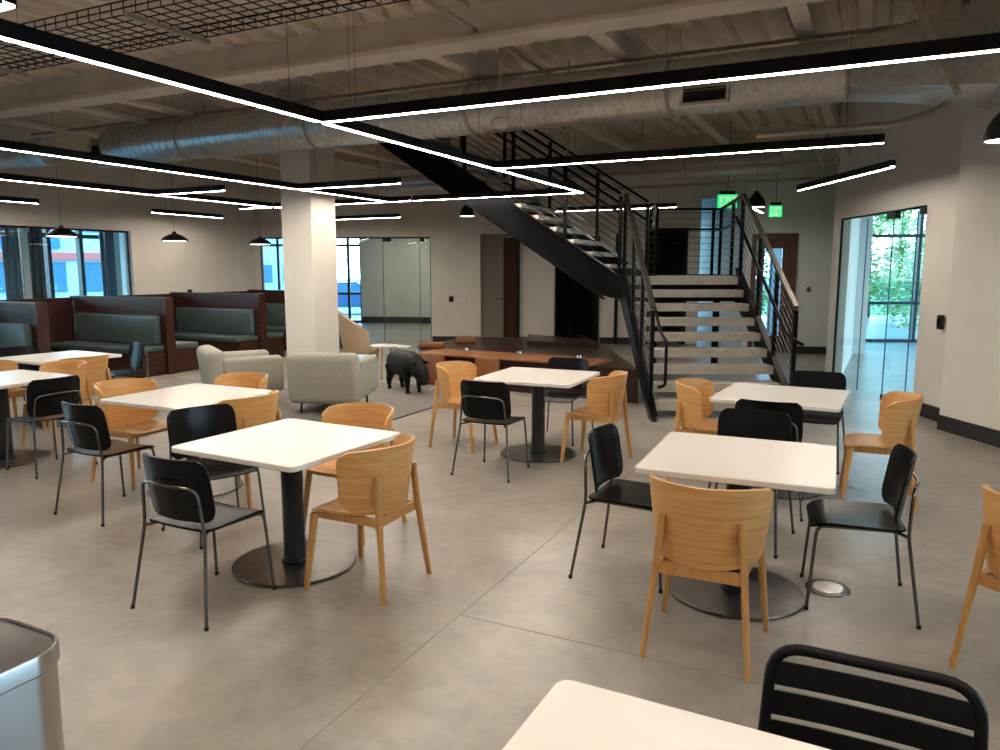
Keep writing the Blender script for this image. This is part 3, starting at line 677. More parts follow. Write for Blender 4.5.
# railings
def post(p, h, w=.045): bm = bmnew(); box(bm, (p[0], p[1], p[2]+h/2), (w, w, h), -GA if len(p) > 3 else 0); part('post', bm, 'stairsteel')
def railing(a, b, h, n, m='stairsteel', w=.05, hh=.035, top=True, zmin=.12):
    a = Vector(a); b = Vector(b); up = Vector((0, 0, 1))
    bm = bmnew(); bar(bm, a+up*h, b+up*h, w, hh); part('top_rail', bm, m)
    for i in range(n):
        z = zmin+(h-zmin-.06)*i/(n-1); bm = bmnew(); tube(bm, [a+up*z, b+up*z], .0045, 6); part('cable_rail', bm, 'cable', 30)
GH = 1.07; nl = lambda y: RZ+(y-F0)*SL
yA, yB = F0-.02, F0+8*RU+.02
for X, m in ((XL+.03, 'rail'), (XR-.03, 'rail')):
    a = (X, yA, nl(yA)); b2 = (X, yB, ZLd+.02)
    railing(a, b2, GH+.04, 11, m, .055, .04)
    for y in (yA, F0+.62, F0+1.28, yB): post((X, y, nl(y)-.1 if y != yA else 0), GH+.1 if y != yA else GH+RZ)
    s = 1 if X < 2.5 else -1; xi = X+s*.10
    bm = bmnew(); pts = [(xi, yB-.05, ZLd+.82), (xi, yA, nl(yA)+.82), (xi, yA-.3, RZ+.74)]
    if s > 0: pts += [(xi, yA-.3, .42), (xi-.08, yA-.28, .40)]
    else: pts += [(xi+.08, yA-.3, RZ+.70)]
    tube(bm, fillet(pts, .06), .019, 10); part('handrail', bm, 'stairsteel', 40)
# landing rails
Lz = ZLd
RH = 1.12
pl = [(XR-.02, F0+8*RU+.05), (3.78, 13.1), (2.58, 13.1), (2.5, 12.2)]
for p, q in zip(pl, pl[1:]):
    railing((p[0], p[1], Lz), (q[0], q[1], Lz), RH, 10)
    bm = bmnew(); tube(bm, [(p[0], p[1], Lz+.78), (q[0], q[1], Lz+.78)], .018, 8); part('handrail', bm, 'stairsteel', 40)
for p in pl+[(3.62, 11.9), (3.95-.3, 13.1)]: post((p[0], p[1], Lz-.1), RH+.1)
# flight 2 rails
zz = lambda t: 1.62+S2*t
for w in (.02, W2):
    t1 = 4.6; a = q2(.0, w, zz(0)); b2 = q2(t1, w, zz(t1)); railing(a, b2, GH+.05, 10)
    up = Vector((0, 0, 1)); off = GY*(.09 if w < .5 else -.09)
    bm = bmnew(); tube(bm, [a+up*.84+off, b2+up*.84+off], .018, 8); part('handrail', bm, 'stairsteel', 40)
    for t in (0, .82, 1.64, 2.46, 3.28, 4.1): p = q2(t, w, zz(t)-.05); bm = bmnew(); box(bm, (p.x, p.y, p.z+GH/2+.03), (.045, .045, GH+.06), -GA); part('post', bm, 'stairsteel')

# ------------------------------------------------------------------ platform bench by the stairs
pf = thing('seating_platform', 'low walnut seating platform with tan leather pads beside the stairs', 'platform', (0, 0, 0))
pA = Vector((-1.22, 11.22, 0)); pB = Vector((1.62, 9.52, 0)); pd = (pB-pA).normalized(); pn = Vector((-pd.y, pd.x, 0)); PL = (pB-pA).length; pa = math.atan2(pd.y, pd.x)
def pbox(bm, s0, s1, n0, n1, z0, z1, r=0):
    c = pA+pd*(s0+s1)/2+pn*(n0+n1)/2
    if r: cushion(bm, (c.x, c.y, (z0+z1)/2), (s1-s0, n1-n0, z1-z0), r, pa)
    else: box(bm, (c.x, c.y, (z0+z1)/2), (s1-s0, n1-n0, z1-z0), pa)
def poly(name, pts, z0, z1, m):
    bm = bmnew(); prism(bm, [[(x, y, z) for x, y in pts] for z in (z0, z1)]); return obj(name, bm, m, pf, 0)
poly('platform_base', [(-1.18, 11.27), (1.765, 9.50), (1.765, 12.9), (.5, 14.0), (-.55, 14.2), (-1.40, 12.5)], .0, .44, 'platwood')
poly('upper_tier', [(.46, 12.62), (1.6, 12.1), (1.6, 12.88), (.52, 13.95)], .44, .51, 'platwood')
bm = bmnew(); pbox(bm, 0, PL-.46, -.02, .66, .44, .475, .012); obj('leather_pad', bm, 'leather', pf)
for s0, s1 in ((0.0, .47), (1.02, 1.42)):
    bm = bmnew(); pbox(bm, s0, s1, -.03, .03, .02, .46, .012); obj('leather_panel', bm, 'leather', pf)
bm = bmnew(); pbox(bm, -.03, .03, -.02, .62, .02, .46, .012); obj('leather_panel', bm, 'leather', pf)
bm = bmnew(); cushion(bm, (-1.10, 12.1, .49), (.42, .16, .10), .02, -.1); obj('leather_bolster', bm, 'leather', pf)
bm = bmnew(); cushion(bm, (-.59, 12.95, .49), (.36, .14, .10), .02, -.1); obj('leather_bolster', bm, 'leather', pf)
for s in (.45, 1.38, 2.35):
    bm = bmnew(); c = pA+pd*s+pn*.62; lathe(bm, [(0, 0), (.035, 0), (.03, .03), (0, .035)], (c.x, c.y, .475), 16); obj('power_outlet', bm, 'brass', pf)

# ------------------------------------------------------------------ booths
def booth_wall(i, label):
    P = BP+GY*2.1*i; t = thing('booth_partition', label, 'booth', (P.x, P.y, 0), -GA, 'walnut booth partitions with benches')
    bm = bmnew(); box(bm, (-1.17, 0, .61), (2.34, .13, 1.22)); obj('partition_panel', bm, 'walnut', t, 0)
    bm = bmnew(); cushion(bm, (-1.16, 0, 1.235), (2.36, .17, .03), .006); box(bm, (.01, 0, .61), (.03, .16, 1.22)); obj('trim_cap', bm, 'walnut', t, 0)
    for s in (-1, 1):
        bm = bmnew(); box(bm, (-1.1, s*.33, .19), (2.14, .5, .38)); obj('bench_base', bm, 'walnut', t, 0)
        bm = bmnew(); cushion(bm, (-1.1, s*.345, .43), (2.12, .54, .10), .03); obj('seat_cushion', bm, 'teal', t)
        bm = bmnew(); cushion(bm, (-1.1, s*.12, .72), (1.98, .11, .48), .03); obj('back_cushion', bm, 'teal', t)
    return t
for i, l in ((-1, 'leftmost booth partition with its grey-green cushion at the left edge'), (0, 'booth partition left of the middle, its end nearest the beige armchairs of the two full ones'), (1, 'booth partition just left of the column'), (2, 'booth partition mostly hidden behind the column')): booth_wall(i, l)
for i in (-1, 0, 1, 2):
    P = BP+GY*2.1*i-GX*2.3-GY*1.05; bm = bmnew(); box(bm, (0, 0, .61), (.08, 1.92, 1.22))
    l = ['walnut back panel closing the leftmost booth under the glass wall', 'walnut back panel closing the second booth from the left', 'walnut back panel closing the booth left of the column', 'walnut back panel closing the booth behind the column'][i+1]
    tag(obj('booth_back_panel', bm, 'walnut', None, 0, (P.x, P.y, 0), -GA), l, 'panel', 'booth back panels')
# small dark object on booth wall
bm = bmnew(); cushion(bm, (0, 0, .03), (.09, .06, .055), .015); tag(obj('small_speaker', bm, 'black', None, 30, (BP+GY*2.1-GX*1.86)[:2]+(1.25,), .3), 'small black gadget standing on the booth partition top', 'gadget')

# ------------------------------------------------------------------ rug
bm = bmnew(); e0_ = Vector((-1.28, 8.36, 0)); a1_, b1_ = ab(*e0_[:2]); boxg(bm, a1_-5.0, a1_, b1_-.6, 8.3, 0, .006); boxg(bm, -6.85, a1_, 8.3, b1_+2.45, 0, .006)
rg = obj('lounge_rug', bm, 'rug', None, 0); tag(rg, 'large flat grey rug under the beige armchairs and the pig', 'rug')
bm = bmnew(); boxg(bm, a1_, a1_+.03, b1_-.6, b1_+2.45, 0, .009); obj('edge_strip', bm, 'rugedge', rg, 0)

# ------------------------------------------------------------------ tables
def make_table(label):
    t = thing('cafe_table', label, 'table', group='white square cafe tables')
    bm = bmnew(); slab(bm, .915, .915, .038, .712, .742, .004); o = obj('tabletop', bm, 'laminate', t)
    bm = bmnew(); box(bm, (0, 0, .703), (.5, .5, .018)); lathe(bm, [(0, .02), (.075, .02), (.075, .03), (.062, .035), (.062, .68), (.1, .695), (0, .70)], n=32); obj('table_post', bm, 'post', t)
    bm = bmnew(); lathe(bm, [(0, 0), (.35, 0), (.355, .004), (.355, .010), (.35, .014), (0, .016)], n=64); obj('table_base', bm, 'plate', t)
    return t
TB = {1: (-1.203, 4.221, -28.7), 2: (-2.402, 5.764, -26), 3: (-4.939, 8.386, -29), 4: (-4.472, 6.639, -27.8), 5: (.355, 6.854, -24.2), 6: (2.2, 5.792, -29.0), 7: (1.26, 3.835, -24.0), 8: (.34, 1.07, -27.4)}
TL = {1: 'white square table in the left foreground, its whole round steel base showing', 2: 'white square table between the left foreground table and the beige armchairs', 3: 'white square table farthest left, in front of the booths', 4: 'white square table cut off by the left edge of the photo', 5: 'white square table in the middle, in front of the leather platform', 6: 'white square table in front of the bottom of the stairs', 7: 'white square table in the right foreground beside the round floor box', 8: 'white square table cut off by the bottom edge of the photo'}
t0 = make_table(TL[1])
for i, (x, y, a) in TB.items():
    o = t0 if i == 1 else dup(t0, (0, 0, 0), 0, TL[i]); o.location = (x, y, 0); o.rotation_euler.z = R(a)

# ------------------------------------------------------------------ chairs
def rr_u(v, ru, rv):
    a = max(0, (abs(v)-(1-rv))/rv); return 1-ru*(1-math.sqrt(max(0, 1-a*a)))
def make_wood():
    t = thing('oak_chair', '', 'chair')
    bm = bmnew()
    def f(u, v):
        uu = u*rr_u(v, .16, .38); th = uu*R(89); s = (v+1)/2
        rx = .232+.035*s; ry = .212+.043*s
        z = .432+.372*s; z -= .030*(abs(uu)**3)*s - .05*(abs(uu)**2)*(1-s)
        return (rx*math.sin(th), .0-ry*math.cos(th)-.012*s, z)
    sheet(bm, f, 40, 16, .014); obj('backrest', bm, 'wood', t, 50)
    bm = bmnew()
    def sf(u, v):
        uu = u*rr_u(v, .22, .5); y = .215*v+.01; w = min(.215+.018*v, .222*math.sqrt(max(.02, 1-(min(y, 0)/.213)**2)))
        z = .448-.010*(1-uu*uu)-(.018*max(0, v-.6)/.4)
        return (uu*w, y, z)
    sheet(bm, sf, 20, 20, .014); obj('seat', bm, 'wood', t, 50)
    bm = bmnew()
    for x in (-1, 1): bar(bm, (x*.185, .19, .415), (x*.175, -.19, .41), .022, .045)
    bar(bm, (-.18, .17, .415), (.18, .17, .415), .022, .05); bar(bm, (-.185, -.195, .405), (.185, -.195, .405), .022, .05); obj('seat_rail', bm, 'woodleg', t, 0)
    def leg(pts, r1, r2):
        bm = bmnew(); pts = [Vector(p) for p in pts]
        rings = []
        for i, p in enumerate(pts):
            w = r1+(r2-r1)*i/(len(pts)-1); rings.append([(p.x+x*w, p.y+y*w*1.15, p.z) for x, y in rrect(2, 2, .75, 3)])
        prism(bm, rings); obj('leg', bm, 'woodleg', t, 40)
    for x in (-1, 1):
        leg([(x*.245, .225, 0), (x*.205, .185, .42)], .0125, .019)
        leg([(x*.225, -.262, 0), (x*.188, -.216, .42), (x*.168, -.200, .655)], .0125, .0175)
    return t
def make_black():
    t = thing('black_chair', '', 'chair')
    bm = bmnew()
    def f(u, v):
        uu = u*rr_u(v, .20, .55); s = (v+1)/2; th = uu*.62; rr_ = .37
        return (rr_*math.sin(th)*1.05, -.185-.05*s+(rr_*(1-math.cos(th)))*.8, .487+.318*s)
    sheet(bm, f, 24, 14, .012); obj('backrest', bm, 'blackwood', t, 50)
    bm = bmnew()
    def sf(u, v):
        uu = u*rr_u(v, .18, .35); w = .215-.01*v; z = .457-.008*(1-uu*uu)-.03*max(0, v-.55)**2/.2+.012*max(0, -v-.7)
        return (uu*w, .215*v+.02, z)
    sheet(bm, sf, 20, 20, .012); obj('seat', bm, 'blackwood', t, 50)
    bm = bmnew(); yb = -.235
    # rear legs rise and join as a hoop behind the back
    pts = [(-.262, -.265, 0), (-.212, -.20, .44), (-.190, -.215, .665), (-.10, yb-.012, .678), (0, yb-.017, .68), (.10, yb-.012, .678), (.190, -.215, .665), (.212, -.20, .44), (.262, -.265, 0)]
    tube(bm, fillet(pts, .05, 4), .0085, 10); obj('back_frame', bm, 'steel', t, 50)
    for x in (-1, 1):
        bm = bmnew(); tube(bm, fillet([(x*.215, .235, 0), (x*.19, .205, .438), (x*.165, -.15, .438), (x*.21, -.198, .43)], .045, 4), .0085, 10); obj('front_leg', bm, 'steel', t, 50)
    bm = bmnew(); tube(bm, [(-.17, .05, .437), (.17, .05, .437)], .007, 8); obj('cross_tube', bm, 'steel', t, 50)
    bm = bmnew()
    for x, y in ((-.262, -.265), (.262, -.265), (-.215, .235), (.215, .235)): lathe(bm, [(0, 0), (.011, 0), (.011, .018), (0, .018)], (x, y, 0), 10)
    obj('foot_cap', bm, 'black', t, 50)
    return t
wc = make_wood(); kc = make_black(); first = {'w': True, 'k': True}
def chair(k, x, y, az, label, grp):
    src = wc if k == 'w' else kc
    if first[k]: o = src; first[k] = False
    else: o = dup(src, (0, 0, 0), 0, label)
    fx, fy = math.sin(R(az)), math.cos(R(az))
    feet = [(.245, .225), (-.245, .225)] if k == 'w' else [(.215, .235), (-.215, .235)]
    for _ in range(40):
        if all(math.hypot(x+fy*u_+fx*v_-T[0], y-fx*u_+fy*v_-T[1]) > .368 for u_, v_ in feet for T in TB.values()): break
        x -= fx*.005; y -= fy*.005
    else: print('CHAIR', label)
    o.location = (x, y, 0); o.rotation_euler.z = R(-az); o['label'] = label; o['group'] = grp
WG, KG = 'oak shell chairs', 'black chairs with steel frames'
chair('w', -.735, 3.98, -64.5, 'oak chair at the right of the left foreground table, its curved back fully showing', WG)
chair('w', -.97, 4.82, 208, 'oak chair on the far side of the left foreground table', WG)
chair('w', -2.97, 6.01, 114, 'oak chair at the left side of the table behind the left foreground one', WG)
chair('w', -1.93, 5.52, -64, 'oak chair just behind the left foreground table, its back cut by the tabletop', WG)
chair('w', -2.27, 6.36, 208, 'oak chair in front of the beige armchairs, at the far side of its table', WG)
chair('w', -4.49, 7.98, -62, 'oak chair at the right side of the farthest left table', WG)
chair('w', -5.22, 7.85, 26, 'oak chair cut by the left edge, at the near side of the farthest left table', WG)
chair('w', -4.325, 7.245, 206, 'oak chair between the two tables at the left edge', WG)
chair('w', -.345, 7.21, 118, 'oak chair at the left side of the middle table, beside the pig', WG)
chair('w', .86, 6.63, -62, 'oak chair at the right side of the middle table, before the stairs', WG)
chair('w', 1.70, 6.02, 116, 'oak chair at the foot of the stairs, left of the table there', WG)
chair('w', 2.80, 5.45, -66, 'oak chair at the right of the table below the stairs, facing the stairs', WG)
chair('w', .95, 3.28, 25.7, 'oak chair nearest the camera, seen from behind at the right foreground table', WG)
chair('w', 2.30, 2.98, 62, 'oak chair cut off by the right edge of the photo', WG)
chair('k', -1.51, 3.75, 27, 'black chair in the left foreground with a bright steel hoop behind its back', KG)
chair('k', -1.85, 4.76, 136, 'black chair with a blue sheen on its back, behind the left foreground table', KG)
chair('k', -2.77, 5.21, 28, 'black chair seen from behind at the second table from the left foreground', KG)
chair('k', -3.92, 6.36, -62, 'black chair pulled up to the table at the left edge', KG)
chair('k', -4.62, 9.15, 224, 'black chair with a bright blue sheen beside the booths, right of the farthest left table', KG)
chair('k', -5.50, 8.68, 116, 'black chair at the left edge, mostly hidden by the farthest left table', KG)
chair('k', -.05, 6.25, 26, 'black chair seen from behind at the middle table', KG)
chair('k', .62, 7.48, 206, 'black chair on the far side of the middle table, before the leather platform', KG)
chair('k', 1.98, 5.37, 27, 'black chair seen from behind, at the near side of the table below the stairs', KG)
chair('k', 2.75, 6.45, 206, 'black chair on the far side of the table below the stairs, near the glass wall', KG)
chair('k', 1.56, 4.60, 207, 'black chair on the far side of the right foreground table, facing the camera', KG)
chair('k', .75, 4.11, 118, 'black chair at the left side of the right foreground table', KG)
chair('k', 1.84, 3.74, -71, 'black chair at the right side of the right foreground table, next to the floor box', KG)
# slatted chair
t = thing('slatted_metal_chair', 'black slatted metal chair at the bottom edge, beside the cut off white table', 'chair', (.715, 1.345, 0), R(-207))
bm = bmnew(); tube(bm, fillet([(-.235, -.25, 0), (-.225, -.20, .44), (-.21, -.265, .83), (.21, -.265, .83), (.225, -.20, .44), (.235, -.25, 0)], .075, 6), .0135, 12); obj('back_frame', bm, 'blackmetal', t, 50)
for x in (-1, 1):
    bm = bmnew(); tube(bm, fillet([(x*.225, -.20, .44), (x*.22, .2, .44), (x*.225, .225, .018)], .05), .0135, 10); obj('front_leg', bm, 'blackmetal', t, 50)
for i in range(5):
    z = .766-i*.069; bm = bmnew(); yy = -.20-.07*(z-.44)/.42
    def f(u, v): return (u*(.208+.014*(.86-z)), yy+.012*(1-u*u)*-1-.07*v*.028/.42, z+v*.028)
    sheet(bm, f, 10, 1, .006); obj('back_slat', bm, 'blackmetal', t, 50)
for i in range(6):
    y = -.16+i*.066; bm = bmnew(); box(bm, (0, y, .452), (.43, .056, .005)); obj('seat_slat', bm, 'blackmetal', t, 0)

# ------------------------------------------------------------------ bin
kx = Vector((-1.095, 1.83, 0)); bc = kx-GX*.19-GY*.31
t = thing('waste_bin', 'stainless steel waste bin with rounded corners at the bottom left', 'bin', (bc.x, bc.y, 0), -GA)
bm = bmnew(); prism(bm, [[(x*s, y*s, z) for x, y in rrect(.38, .62, .11, 10)] for s, z in ((.97, 0), (.98, .01), (.985, .71))]); obj('bin_body', bm, 'stainless', t, 40)
bm = bmnew(); prism(bm, [[(x*s, y*s, z) for x, y in rrect(.385, .625, .112, 10)] for s, z in ((1, .715), (1.0, .755), (.99, .762), (.975, .762), (.965, .752))]); obj('lid_rim', bm, 'stainless', t, 40)
bm = bmnew(); prism(bm, [[(x*s, y*s, z) for x, y in rrect(.36, .60, .10, 10)] for s, z in ((1.02, .745), (1.0, .755), (.6, .758))]); obj('lid', bm, 'lid', t, 40)
# floor box
t = thing('floor_box', 'round metal floor power box beside the right foreground chair', 'floor box', (1.77, 3.86, 0))
bm = bmnew(); lathe(bm, [(0, 0), (.115, 0), (.112, .006), (.09, .009), (0, .009)], n=40); obj('cover_ring', bm, 'steel', t)
bm = bmnew(); lathe(bm, [(0, .009), (.078, .009), (.075, .014), (0, .014)], n=40); box(bm, (0, 0, .014), (.09, .03, .004)); obj('cover_plate', bm, 'brass', t)

# ------------------------------------------------------------------ armchairs
def club(label, x, y, az):
    t = thing('club_armchair', label, 'armchair', (x, y, .007), R(-az), 'pale grey club armchairs')
    bm = bmnew(); cushion(bm, (0, .02, .27), (.70, .70, .22), .04); obj('seat_base', bm, 'fabric', t, 40)
    bm = bmnew(); cushion(bm, (0, .06, .42), (.56, .60, .13), .045); obj('seat_cushion', bm, 'fabric', t, 40)
    bm = bmnew(); mm = Matrix.Rotation(R(7), 4, 'X'); cushion(bm, (0, -.32, .475), (.86, .22, .60), .08, m=mm, seg_=5); obj('backrest', bm, 'fabric', t, 40)
    for s in (-1, 1):
        bm = bmnew(); cushion(bm, (s*.36, .03, .40), (.17, .74, .46), .06, seg_=4); obj('armrest', bm, 'fabric', t, 40)
    for sx in (-1, 1):
        for sy in (-1, 1):
            bm = bmnew(); tube(bm, [(sx*.32, sy*.3, 0), (sx*.31, sy*.29, .18)], .014, 8); obj('leg', bm, 'black', t, 40)
    bm = bmnew(); box(bm, (0, 0, .145), (.7, .68, .02)); obj('frame', bm, 'black', t, 0)
club('pale grey club armchair seen from behind, in front of the column', -2.03, 9.12, 6)
club('pale grey club armchair seen from the side, nearest the booths', -3.28, 9.55, 60)
# lounge chair
t = thing('lounge_chair', 'beige lounge chair with wooden legs just right of the column', 'armchair', (-2.32, 12.3, .007), R(-75))
bm = bmnew()
def f(u, v):
    th = u*R(115); s = (v+1)/2; rr_ = .27+.07*s; top = .42+.42*(math.cos(th*.5)**3)
    return (rr_*math.sin(th)*1.08, -rr_*math.cos(th)-.06*s+.05, .36+(top-.12)*s*(1)*.98)
sheet(bm, f, 30, 8, .05); obj('backrest', bm, 'beige', t, 60)
bm = bmnew(); cushion(bm, (0, .06, .39), (.5, .5, .12), .05); obj('seat', bm, 'beige', t, 40)
for sx in (-1, 1):
    for sy in (-1, 1): bm = bmnew(); tube(bm, [(sx*.27, sy*.25, 0), (sx*.2, sy*.18, .35)], .012, 8, .018); obj('leg', bm, 'woodleg', t, 40)
def side_table(label, x, y, h, r0):
    t = thing('side_table', label, 'table', (x, y, .007)); bm = bmnew(); lathe(bm, [(0, h-.03), (r0-.01, h-.03), (r0, h-.015), (r0, h), (0, h)], n=40); obj('tabletop', bm, 'laminate', t)
    for k in range(3):
        a = k*2.094+.5; bm = bmnew(); tube(bm, [(r0*.85*math.cos(a), r0*.85*math.sin(a), 0), (r0*.5*math.cos(a), r0*.5*math.sin(a), h-.03)], .012, 8, .018); obj('leg', bm, 'white' if r0 < .2 else 'woodleg', t, 40)
side_table('round pale side table beside the beige lounge chair', -1.83, 11.75, .52, .22)
side_table('smaller lower round side table just behind the pig', -1.62, 12.15, .46, .17)
# tiny dark remote-like telephone between the armchairs
# ------------------------------------------------------------------ pig
pig = thing('pig_sculpture', 'black pig sculpture standing on the rug with its head lowered', 'sculpture', (-1.33, 10.48, .007), R(-(146)))
bm = bmnew()
def blob(c, s, sub=3, rx=0):
    mm = Matrix.Translation(Vector(c)) @ Matrix.Rotation(rx, 4, 'X') @ Matrix.Diagonal((*s, 1)); bmesh.ops.create_icosphere(bm, subdivisions=sub, radius=1, matrix=mm)
def tube_v(pts, rad, ov, n=20):
    rings = []
    for k, p in enumerate(pts):
        p = Vector(p); d = (Vector(pts[min(k+1, len(pts)-1)])-Vector(pts[max(k-1, 0)])).normalized(); x = Vector((1, 0, 0)); w = x.cross(d)
        rings.append([p+x*math.cos(a)*rad[k]*ov[k]+w*math.sin(a)*rad[k] for a in [2*math.pi*q/n for q in range(n)]])
    prism(bm, rings)
tube_v([(0, -.44, .41), (0, -.42, .41), (0, -.36, .405), (0, -.26, .395), (0, -.10, .385), (0, .06, .385), (0, .2, .40), (0, .30, .40), (0, .38, .365), (0, .46, .30), (0, .52, .235), (0, .56, .18), (0, .575, .155)],
       [.02, .08, .14, .18, .19, .19, .178, .15, .122, .115, .085, .055, .042], [.9]*8+[.85, .95, .9, .95, 1])
for s in (-1, 1):
    tube(bm, [(s*.095, .22, .36), (s*.095, .235, .22), (s*.09, .225, .10), (s*.09, .235, .02)], .062, 12, .024); tube(bm, [(s*.09, .235, .03), (s*.09, .25, 0)], .032, 12, .036)
    tube(bm, [(s*.10, -.27, .36), (s*.105, -.25, .24), (s*.10, -.33, .13), (s*.10, -.31, .03)], .085, 12, .024); tube(bm, [(s*.10, -.31, .03), (s*.10, -.295, 0)], .032, 12, .036)
pb = obj('pig_body', bm, 'pig', pig, 180)
md_ = pb.modifiers.new('fuse', 'REMESH'); md_.mode = 'VOXEL'; md_.voxel_size = .011; md_.use_smooth_shade = True
sm_ = pb.modifiers.new('soften', 'SMOOTH'); sm_.iterations = 10; sm_.factor = .6
for s in (-1, 1):
    bm = bmnew()
    def f(u, v):
        q = (v+1)/2; return (s*(.055+.075*q), .41+.05*q+.025*u*(1-q*.8), .405+.05*q*(1-q)*2+.02*q+.045*u*(1-q))
    sheet(bm, f, 6, 6, .008); obj('ear', bm, 'pig', pig, 60)
bm = bmnew(); tube(bm, [(0, -.43, .46), (.01, -.47, .45), (.02, -.475, .40), (0, -.455, .36)], .01, 8, .005); obj('tail', bm, 'pig', pig)

# ------------------------------------------------------------------ outside
bm = bmnew(); box(bm, (0, 30, -.55), (260, 240, .5)); struct('ground_outside', bm, 'asphalt')
bm = bmnew(); box(bm, (20, 40, -.27), (40, 36, .08)); struct('ground_lawn', bm, 'lawn')
def tree(label, x, y, h, r0, seed, low=.12, nl=2600, name='tree'):
    rd = random.Random(seed); t = thing(name, label, 'tree', (x, y, -.3), rd.random()*6, 'trees outside')
    bm = bmnew(); tube(bm, [(0, 0, 0), (.05, .03, h*.35), (0, .1, h*.7)], .09*h/6, 8, .03*h/6)
    for k in range(9):
        a = rd.random()*6.28; z = h*(.2+.6*rd.random()); tube(bm, [(0, 0, z), (math.cos(a)*r0*.6, math.sin(a)*r0*.6, z+h*.12)], .03*h/6, 5, .008)
    obj('trunk', bm, 'bark', t)
    bm = bmnew(); cl = [(rd.uniform(-1, 1), rd.uniform(-1, 1), rd.uniform(low, 1), rd.uniform(.35, .6)) for _ in range(26)]
    for i in range(nl):
        cx, cy, cz, cr = rd.choice(cl); k = math.sin(math.pi*min(1, cz*.9+.12))*.75+.25
        a, b2 = rd.random()*6.28, math.acos(rd.uniform(-1, 1)); q = cr*rd.random()**.4*r0*.6
        p = Vector((cx*r0*.7*k+q*math.sin(b2)*math.cos(a), cy*r0*.7*k+q*math.sin(b2)*math.sin(a), cz*h*.93+q*math.cos(b2)))
        s = rd.uniform(.05, .11)*(.6+h/14); mm = Matrix.Translation(p) @ Matrix.Rotation(rd.random()*6.28, 4, 'Z') @ Matrix.Rotation(rd.random()*3.14, 4, 'X')
        vs = [bm.verts.new(mm @ Vector(v)) for v in ((-s, 0, 0), (0, -s*.5, .0), (s, 0, 0), (0, s*.5, 0))]; bm.faces.new(vs)
    obj('foliage', bm, 'leaf', t, 0); return t
tl = [('bushy tree behind the column of the right glass room', 9.6, 25, 5.2, 1.9), ('leafy tree filling the left of the right window', 13.2, 27.0, 5.6, 1.9), ('leafy tree filling the middle of the right window', 16.2, 31, 6.2, 2.1), ('leafy tree at the right side of the right window', 16.9, 25.5, 5.6, 1.8), ('low shrub tree under the right window', 12.6, 22.2, 2.6, 1.3), ('taller tree standing behind the others at right', 21.0, 37, 8.0, 3.0)]
for i, a in enumerate(tl): tree(*a[:5], seed=i+3, nl=5600)
tree('green tree outside the left glass room at the left edge', -22, 25, 3.3, 2.2, 31, nl=1200); tree('small green shrub outside the left glass room, under the blue sign', -15.2, 24.5, 1.9, 1.2, 33, nl=1200)
tree('hazy distant tree seen through the far back windows', -10.5, 60, 6, 4, 35, nl=1500)
def building(label, x, y, sx, sy, h, rz, sign=False):
    t = thing('building', label, 'building', (x, y, -.3), R(rz))
    bm = bmnew(); box(bm, (0, 0, h/2), (sx, sy, h)); obj('facade_wall', bm, 'facade', t, 0)
    n = int(sx/2.2)
    for k in range(n):
        for fl in range(int(h/3)):
            bm = bmnew(); box(bm, (-sx/2+(k+.5)*sx/n, -sy/2-.02, 1.6+fl*3), (sx/n*.62, .08, 1.5)); obj('window', bm, 'farglass', t, 0)
    bm = bmnew(); box(bm, (0, 0, h+.1), (sx+.2, sy+.2, .25)); obj('roof_edge', bm, 'plaster', t, 0)
    if sign:
        bm = bmnew(); box(bm, (-1.2, -sy/2-.15, 4.0), (5.6, .2, 1.9)); obj('blue_sign_board', bm, 'bluepaint', t, 0)
        bm = bmnew(); box(bm, (0, -sy/2-.2, 2.65), (sx, .3, .35)); obj('red_canopy', bm, 'redpaint', t, 0)
building('pale building with a blue board and red canopy beyond the left windows', -25.5, 41, 22, 8, 6.6, 30, True)
building('pale blue-grey building beyond the far back windows', -24, 68, 18, 10, 5.0, 10)
t = thing('parked_car', 'blue parked car outside the far back window right of the column', 'car', (-7.2, 33.5, -.3), R(15))
bm = bmnew(); pr = [(-2.1, .35), (-2.1, .8), (-1.3, .92), (-.75, 1.42), (.75, 1.45), (1.45, .95), (2.1, .82), (2.15, .35)]
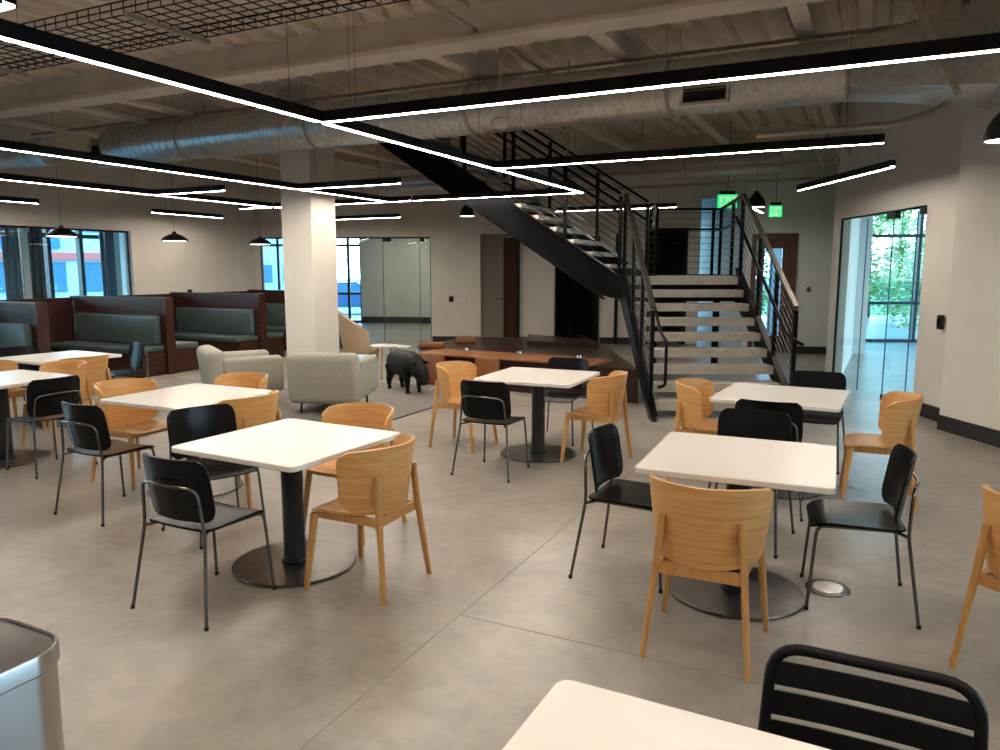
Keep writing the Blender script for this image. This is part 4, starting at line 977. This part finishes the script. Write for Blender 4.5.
prism(bm, [[(x, s*.85, z) for x, z in pr] for s in (-1, 1)]); obj('car_body', bm, 'car', t, 20)
bm = bmnew(); pr = [(-1.15, .95), (-.7, 1.36), (.7, 1.38), (1.25, .95)]; prism(bm, [[(x, s*.865, z) for x, z in pr] for s in (-1, 1)]); obj('car_windows', bm, 'farglass', t, 0)
for sx in (-1.35, 1.35):
    for s in (-1, 1): bm = bmnew(); tube(bm, [(sx, s*.72, .33), (sx, s*.9, .33)], .33, 24); obj('wheel', bm, 'tyre', t, 40)

# ------------------------------------------------------------------ world, camera
w = bpy.data.worlds.new('sky'); SC.world = w; w.use_nodes = True; N = w.node_tree.nodes; L = w.node_tree.links
bg = N['Background']; tc = N.new('ShaderNodeTexCoord'); sp = N.new('ShaderNodeSeparateXYZ'); r = N.new('ShaderNodeValToRGB')
r.color_ramp.elements[0].position = .0; r.color_ramp.elements[0].color = (.85, .96, 1, 1)
r.color_ramp.elements[1].position = .5; r.color_ramp.elements[1].color = (.16, .52, 1, 1)
e = r.color_ramp.elements.new(.12); e.color = (.62, .88, 1, 1)
L.new(tc.outputs['Generated'], sp.inputs[0]); L.new(sp.outputs['Z'], r.inputs['Fac']); L.new(r.outputs['Color'], bg.inputs['Color'])
bg.inputs['Strength'].default_value = 11
cam = bpy.data.cameras.new('camera'); co = bpy.data.objects.new('camera', cam); COL.objects.link(co)
co.location = (0, 0, 1.71); co.rotation_euler = (R(90-8.03), 0, 0); cam.sensor_fit = 'HORIZONTAL'; cam.sensor_width = 36; cam.lens = 752/1000*36; cam.clip_end = 500; cam.clip_start = .05
SC.camera = co
vs = SC.view_settings; vs.view_transform = 'Standard'; vs.look = 'None'; vs.exposure = 0.0; vs.gamma = 1; vs.use_curve_mapping = False
SC.cycles.use_denoising = True; SC.cycles.max_bounces = 8; SC.cycles.diffuse_bounces = 5; SC.cycles.transparent_max_bounces = 16
SC.cycles.caustics_reflective = False; SC.cycles.caustics_refractive = False; SC.cycles.sample_clamp_indirect = 6
for n in ('cA',): pass
